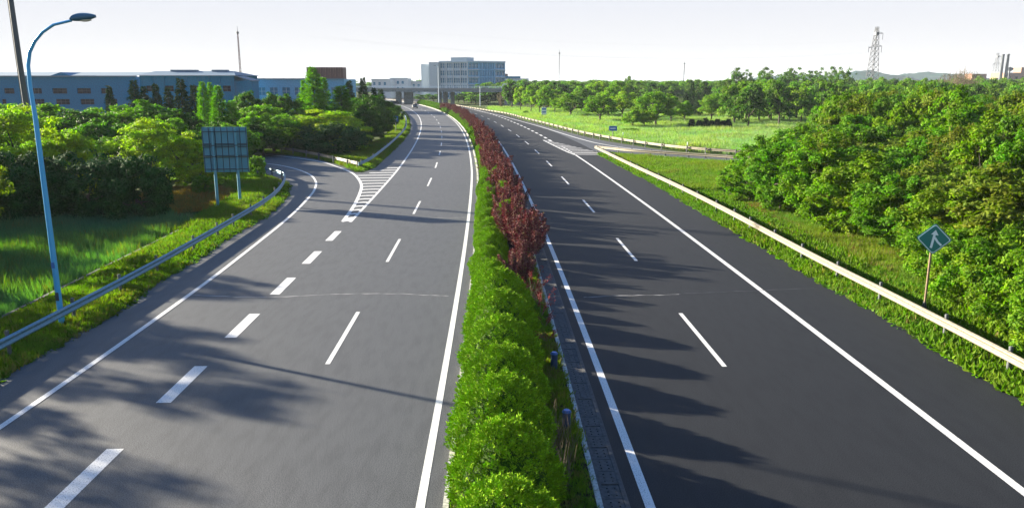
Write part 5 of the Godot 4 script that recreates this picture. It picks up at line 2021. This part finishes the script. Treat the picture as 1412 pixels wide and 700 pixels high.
	# lone sprigs reaching over the drain
	for q in [[30.9, 0.85, 1.0, 1.0], [29.4, 0.85, 0.8, 0.85], [28.0, 0.9, 0.7, 0.6], [26.2, 0.88, 0.8, 0.5], [32.6, 0.8, 0.9, 0.9]]:
		place.call(sprig, "red_sprig", C(q[0], q[1], 0.1), q[2], q[3], "small red leaved sprig leaning over the drain channel", gr)
	# hedge continues beyond the bend
	z = 262.0
	while z < 330.0:
		place.call(green, "median_bush", C(z, 0.0, 0.1), 1.5, 0.9, "low dark green bush under the far run of red leaved shrubs", gg)
		z += 3.6
	# dry twiggy stalks
	for k in 3:
		rng.seed = 720 + k
		var mb := MB.new()
		for j in 60:
			var a := rng.randf() * TAU
			var s := Vector3(rng.randf_range(-0.35, 0.35), 0, rng.randf_range(-0.35, 0.35))
			var e := s + Vector3(cos(a) * 0.25, rng.randf_range(0.45, 1.05), sin(a) * 0.25)
			mb.tube([s, s.lerp(e, 0.5) + rdir() * 0.04, e], [0.006, 0.005, 0.002], 3, false)
		var p: Vector3 = [C(16.6, 0.35, 0.1), C(18.4, 0.6, 0.1), C(31.5, 0.75, 0.1)][k]
		var t := thing("dry_stalks", p, ["clump of dry brown stalks in front of a green median bush", "clump of dry brown stalks by the kerb below the blue marker", "clump of dry brown stalks next to the red sprigs"][k], "dry plant", "dry stalks in the median")
		part("stalks", mb.mesh(M.twig), t)

# ---------------------------------------------------------------- grass
func tuft_mesh(sd: int, blades: int, h: float, spread: float, w: float, lean: float) -> ArrayMesh:
	rng.seed = sd
	var lv := Leaves.new()
	for k in blades:
		var a := rng.randf() * TAU
		var r := sqrt(rng.randf()) * spread
		var p := Vector3(cos(a) * r, -0.02, sin(a) * r)
		var d := (Vector3.UP + Vector3(rng.randfn(0, lean), 0, rng.randfn(0, lean))).normalized()
		var s := d.cross(rdir()).normalized()
		var k2 := rng.randf_range(0.7, 1.25)
		lv.add(p, d, s, h * rng.randf_range(0.55, 1.1), w * rng.randf_range(0.7, 1.2), Color(k2 * rng.randf_range(0.9, 1.15), k2, k2 * rng.randf_range(0.85, 1.05)))
	return lv.mesh(M.grass_blade)

func scatter(called: String, label: String, mesh: Mesh, pts: Array, col: Color, smin: float, smax: float, sd: int, dry := 0.1) -> void:
	rng.seed = sd
	var nz := FastNoiseLite.new()
	nz.seed = sd
	nz.frequency = 0.09
	var mm := MultiMesh.new()
	mm.transform_format = MultiMesh.TRANSFORM_3D
	mm.use_colors = true
	mm.mesh = mesh
	mm.instance_count = pts.size()
	for k in pts.size():
		var p: Vector3 = pts[k]
		var n := nz.get_noise_2d(p.x, p.z)
		var s := rng.randf_range(smin, smax) * (1.0 + 0.45 * n)
		mm.set_instance_transform(k, Transform3D(Basis(Vector3.UP, rng.randf() * TAU).scaled(Vector3(s, s * rng.randf_range(0.8, 1.2), s)), p))
		var c := vary(col, rng.randf_range(0.75, 1.25), n * 0.35 + rng.randf_range(-0.08, 0.08))
		if rng.randf() < dry * (1.0 + n): c = Color(0.20, 0.17, 0.06)
		mm.set_instance_color(k, c)
	var o := MultiMeshInstance3D.new()
	o.name = numbered(called)
	o.multimesh = mm
	add_child(o)
	o.set_meta("kind", "stuff")
	o.set_meta("label", label)
	o.set_meta("category", "grass")

func in_poly(p: PackedVector2Array, x: float, z: float) -> bool:
	return Geometry2D.is_point_in_polygon(Vector2(x, z), p)

func region(poly: Array, count: int, sd: int) -> Array:
	rng.seed = sd
	var pp := PackedVector2Array()
	var lo := Vector2(1e9, 1e9)
	var hi := Vector2(-1e9, -1e9)
	for q in poly:
		var w := Vector2(q[0], q[1])
		pp.append(w)
		lo = lo.min(w)
		hi = hi.max(w)
	var out := []
	var tries := 0
	while out.size() < count and tries < count * 30:
		tries += 1
		var x := rng.randf_range(lo.x, hi.x)
		var z := rng.randf_range(lo.y, hi.y)
		if Geometry2D.is_point_in_polygon(Vector2(x, z), pp):
			out.append(Vector3(x, land(x, z), -z))
	return out

func build_grass() -> void:
	var short := tuft_mesh(801, 16, 0.22, 0.20, 0.030, 0.45)
	var mid := tuft_mesh(802, 18, 0.42, 0.28, 0.036, 0.35)
	var tall := tuft_mesh(803, 34, 0.80, 0.46, 0.034, 0.25)
	var reed := tuft_mesh(804, 36, 0.95, 0.85, 0.065, 0.24)
	var weed := tuft_mesh(805, 20, 0.20, 0.20, 0.075, 1.1)
	# verge along the slip road guardrail
	var v := [[-15.85, 14.0], [-15.9, 20.0], [-16.1, 24.0], [-15.9, 29.0], [-16.4, 34.0], [-16.5, 41.0], [-17.0, 46.0], [-16.9, 53.0], [-18.05, 62.0], [-20.5, 71.0], [-24.2, 77.0], [-29.0, 81.4], [-33, 83], [-28, 74], [-22.8, 64.0], [-22.0, 55.0], [-21.0, 42.0], [-20.6, 28.0], [-20.6, 14.0]]
	scatter("grass", "bright green verge grass along the shade-tinted blue grey guardrail", short, region(v, 13000, 811), Color(0.145, 0.225, 0.020), 0.8, 1.5, 812, 0.22)
	scatter("grass", "leafy weeds in the verge along the shade-tinted blue grey guardrail", weed, region(v, 4200, 813), Color(0.105, 0.185, 0.020), 0.8, 1.7, 814, 0.05)
	# sunny rough grass round the sign board
	v = [[-20.5, 50.0], [-20.0, 64.0], [-21.8, 71.5], [-25.0, 76.8], [-30.0, 81.0], [-38, 86], [-36, 76], [-27, 71.5], [-22.8, 66], [-23.4, 58], [-22.6, 50]]
	scatter("grass", "sunlit rough grass round the posts of the ribbed sign board", mid, region(v, 5200, 815), Color(0.145, 0.225, 0.020), 0.8, 1.5, 816, 0.12)
	# field
	v = [[-21.0, 14.0], [-21.4, 42.0], [-23.0, 55.0], [-27.0, 60.0], [-34, 60.0], [-52, 57], [-52, 14.0]]
	scatter("grass", "tall shade-cooled green grass of the field before the dark bushes", tall, region(v, 15000, 817), Color(0.115, 0.225, 0.115), 0.7, 1.1, 818, 0.06)  # blue green grass, colour cooled further towards the teal of its shade
	# dry brown patch behind the field
	v = [[-31, 61], [-27.5, 59], [-23.8, 61], [-23.2, 66], [-27, 71], [-32, 69]]
	scatter("dry_grass", "dry orange brown grass patch between dark bushes and sign board", mid, region(v, 2600, 819), Color(0.30, 0.165, 0.06), 0.6, 1.1, 820, 0.3)
	# island behind the guardrail nose
	v = [[-15.9, 80.3], [-15.0, 84.0], [-15.6, 98], [-16.7, 118], [-18.6, 142], [-21.4, 166], [-26.2, 200], [-34, 242], [-37, 242], [-29.5, 200], [-24.5, 166], [-22.0, 142], [-20.8, 122], [-21.5, 105], [-27, 103.5], [-36, 107], [-37, 105.3], [-30, 101], [-23.3, 94.6], [-18.4, 86.2]]
	scatter("grass", "bright grass of the pointed island behind the guardrail nose", mid, region(v, 9500, 821), Color(0.145, 0.225, 0.020), 0.7, 1.35, 822, 0.15)
	# verge along the long guardrail
	v = [[15.0, 12], [15.15, 18], [14.85, 25], [14.85, 29], [14.5, 33], [14.4, 39], [14.15, 45], [13.65, 55], [12.9, 74], [11.6, 92], [11.1, 101], [13.0, 99.3], [17.0, 95.8], [19.0, 90], [18.5, 76], [17.5, 64], [17.6, 50], [18.3, 36], [18.4, 24], [18.6, 12]]
	scatter("grass", "bright verge grass along the long pale guardrail", short, region(v, 12000, 823), Color(0.145, 0.225, 0.020), 0.8, 1.4, 824, 0.03)
	scatter("grass", "broad leaved weeds along the long pale guardrail", weed, region(v, 15000, 825), Color(0.105, 0.21, 0.012), 0.8, 1.9, 826, 0.02)
	v = [[12.2, 92], [13.2, 78], [14.5, 66], [17.0, 66], [24.0, 72], [28.5, 86], [22.5, 91.6], [17.0, 95.6], [13.2, 98.8], [11.8, 101]]
	scatter("grass", "lush sunny grass between the two guardrails at the nose", mid, region(v, 7500, 827), Color(0.145, 0.225, 0.020), 0.8, 1.6, 828, 0.08)
	# meadow beyond the joining slip road
	v = [[13.2, 137.0], [18.0, 117.5], [23.2, 106.0], [31, 98], [46, 87], [70, 90], [86, 190], [70, 230], [10, 262], [-8, 275], [-6, 246], [0.5, 217], [4.2, 190], [8.4, 165]]
	scatter("reeds", "pale green meadow of tall soft reeds beyond the joining slip road", reed, region(v, 20000, 829), Color(0.27, 0.37, 0.19), 0.8, 1.2, 830, 0.03)
	# rough ground at the foot of the thicket
	v = [[17.4, 62], [17.6, 50], [18.2, 36], [18.3, 24], [21, 24], [22, 40], [21.5, 56], [19.5, 66]]
	scatter("grass", "rough grass at the foot of the thicket behind the long guardrail", mid, region(v, 5200, 841), Color(0.145, 0.225, 0.020), 0.6, 1.2, 842, 0.10)
	v = [[17.5, 58], [17.7, 48], [18.5, 41], [19.0, 42], [18.6, 50], [18.3, 58]]
	scatter("dry_grass", "brown dry grass along the ditch below the thicket", mid, region(v, 900, 843), Color(0.20, 0.13, 0.05), 0.5, 0.9, 844, 0.0)
	# under the hedge
	var pts := []
	rng.seed = 831
	for k in 3000:
		var z := rng.randf_range(10.0, 60.0) if k % 3 else rng.randf_range(60.0, 300.0)
		var o := rng.randf_range(-1.75, 0.92) if z > 60.0 else rng.randf_range(0.45, 1.12)
		pts.append(C(z, o, 0.11))
	scatter("grass", "short grass and weeds growing under the median hedge", short, pts, Color(0.145, 0.225, 0.020), 0.6, 1.1, 832, 0.25)

func _ready() -> void:
	build_light()
	build_materials()
	build_ground()
	build_roads()
	build_median()
	build_guardrails()
	build_buildings()
	build_bridge()
	build_towers()
	build_furniture()
	build_vehicles()
	build_protos()
	build_trees()
	build_hedge()
	build_grass()
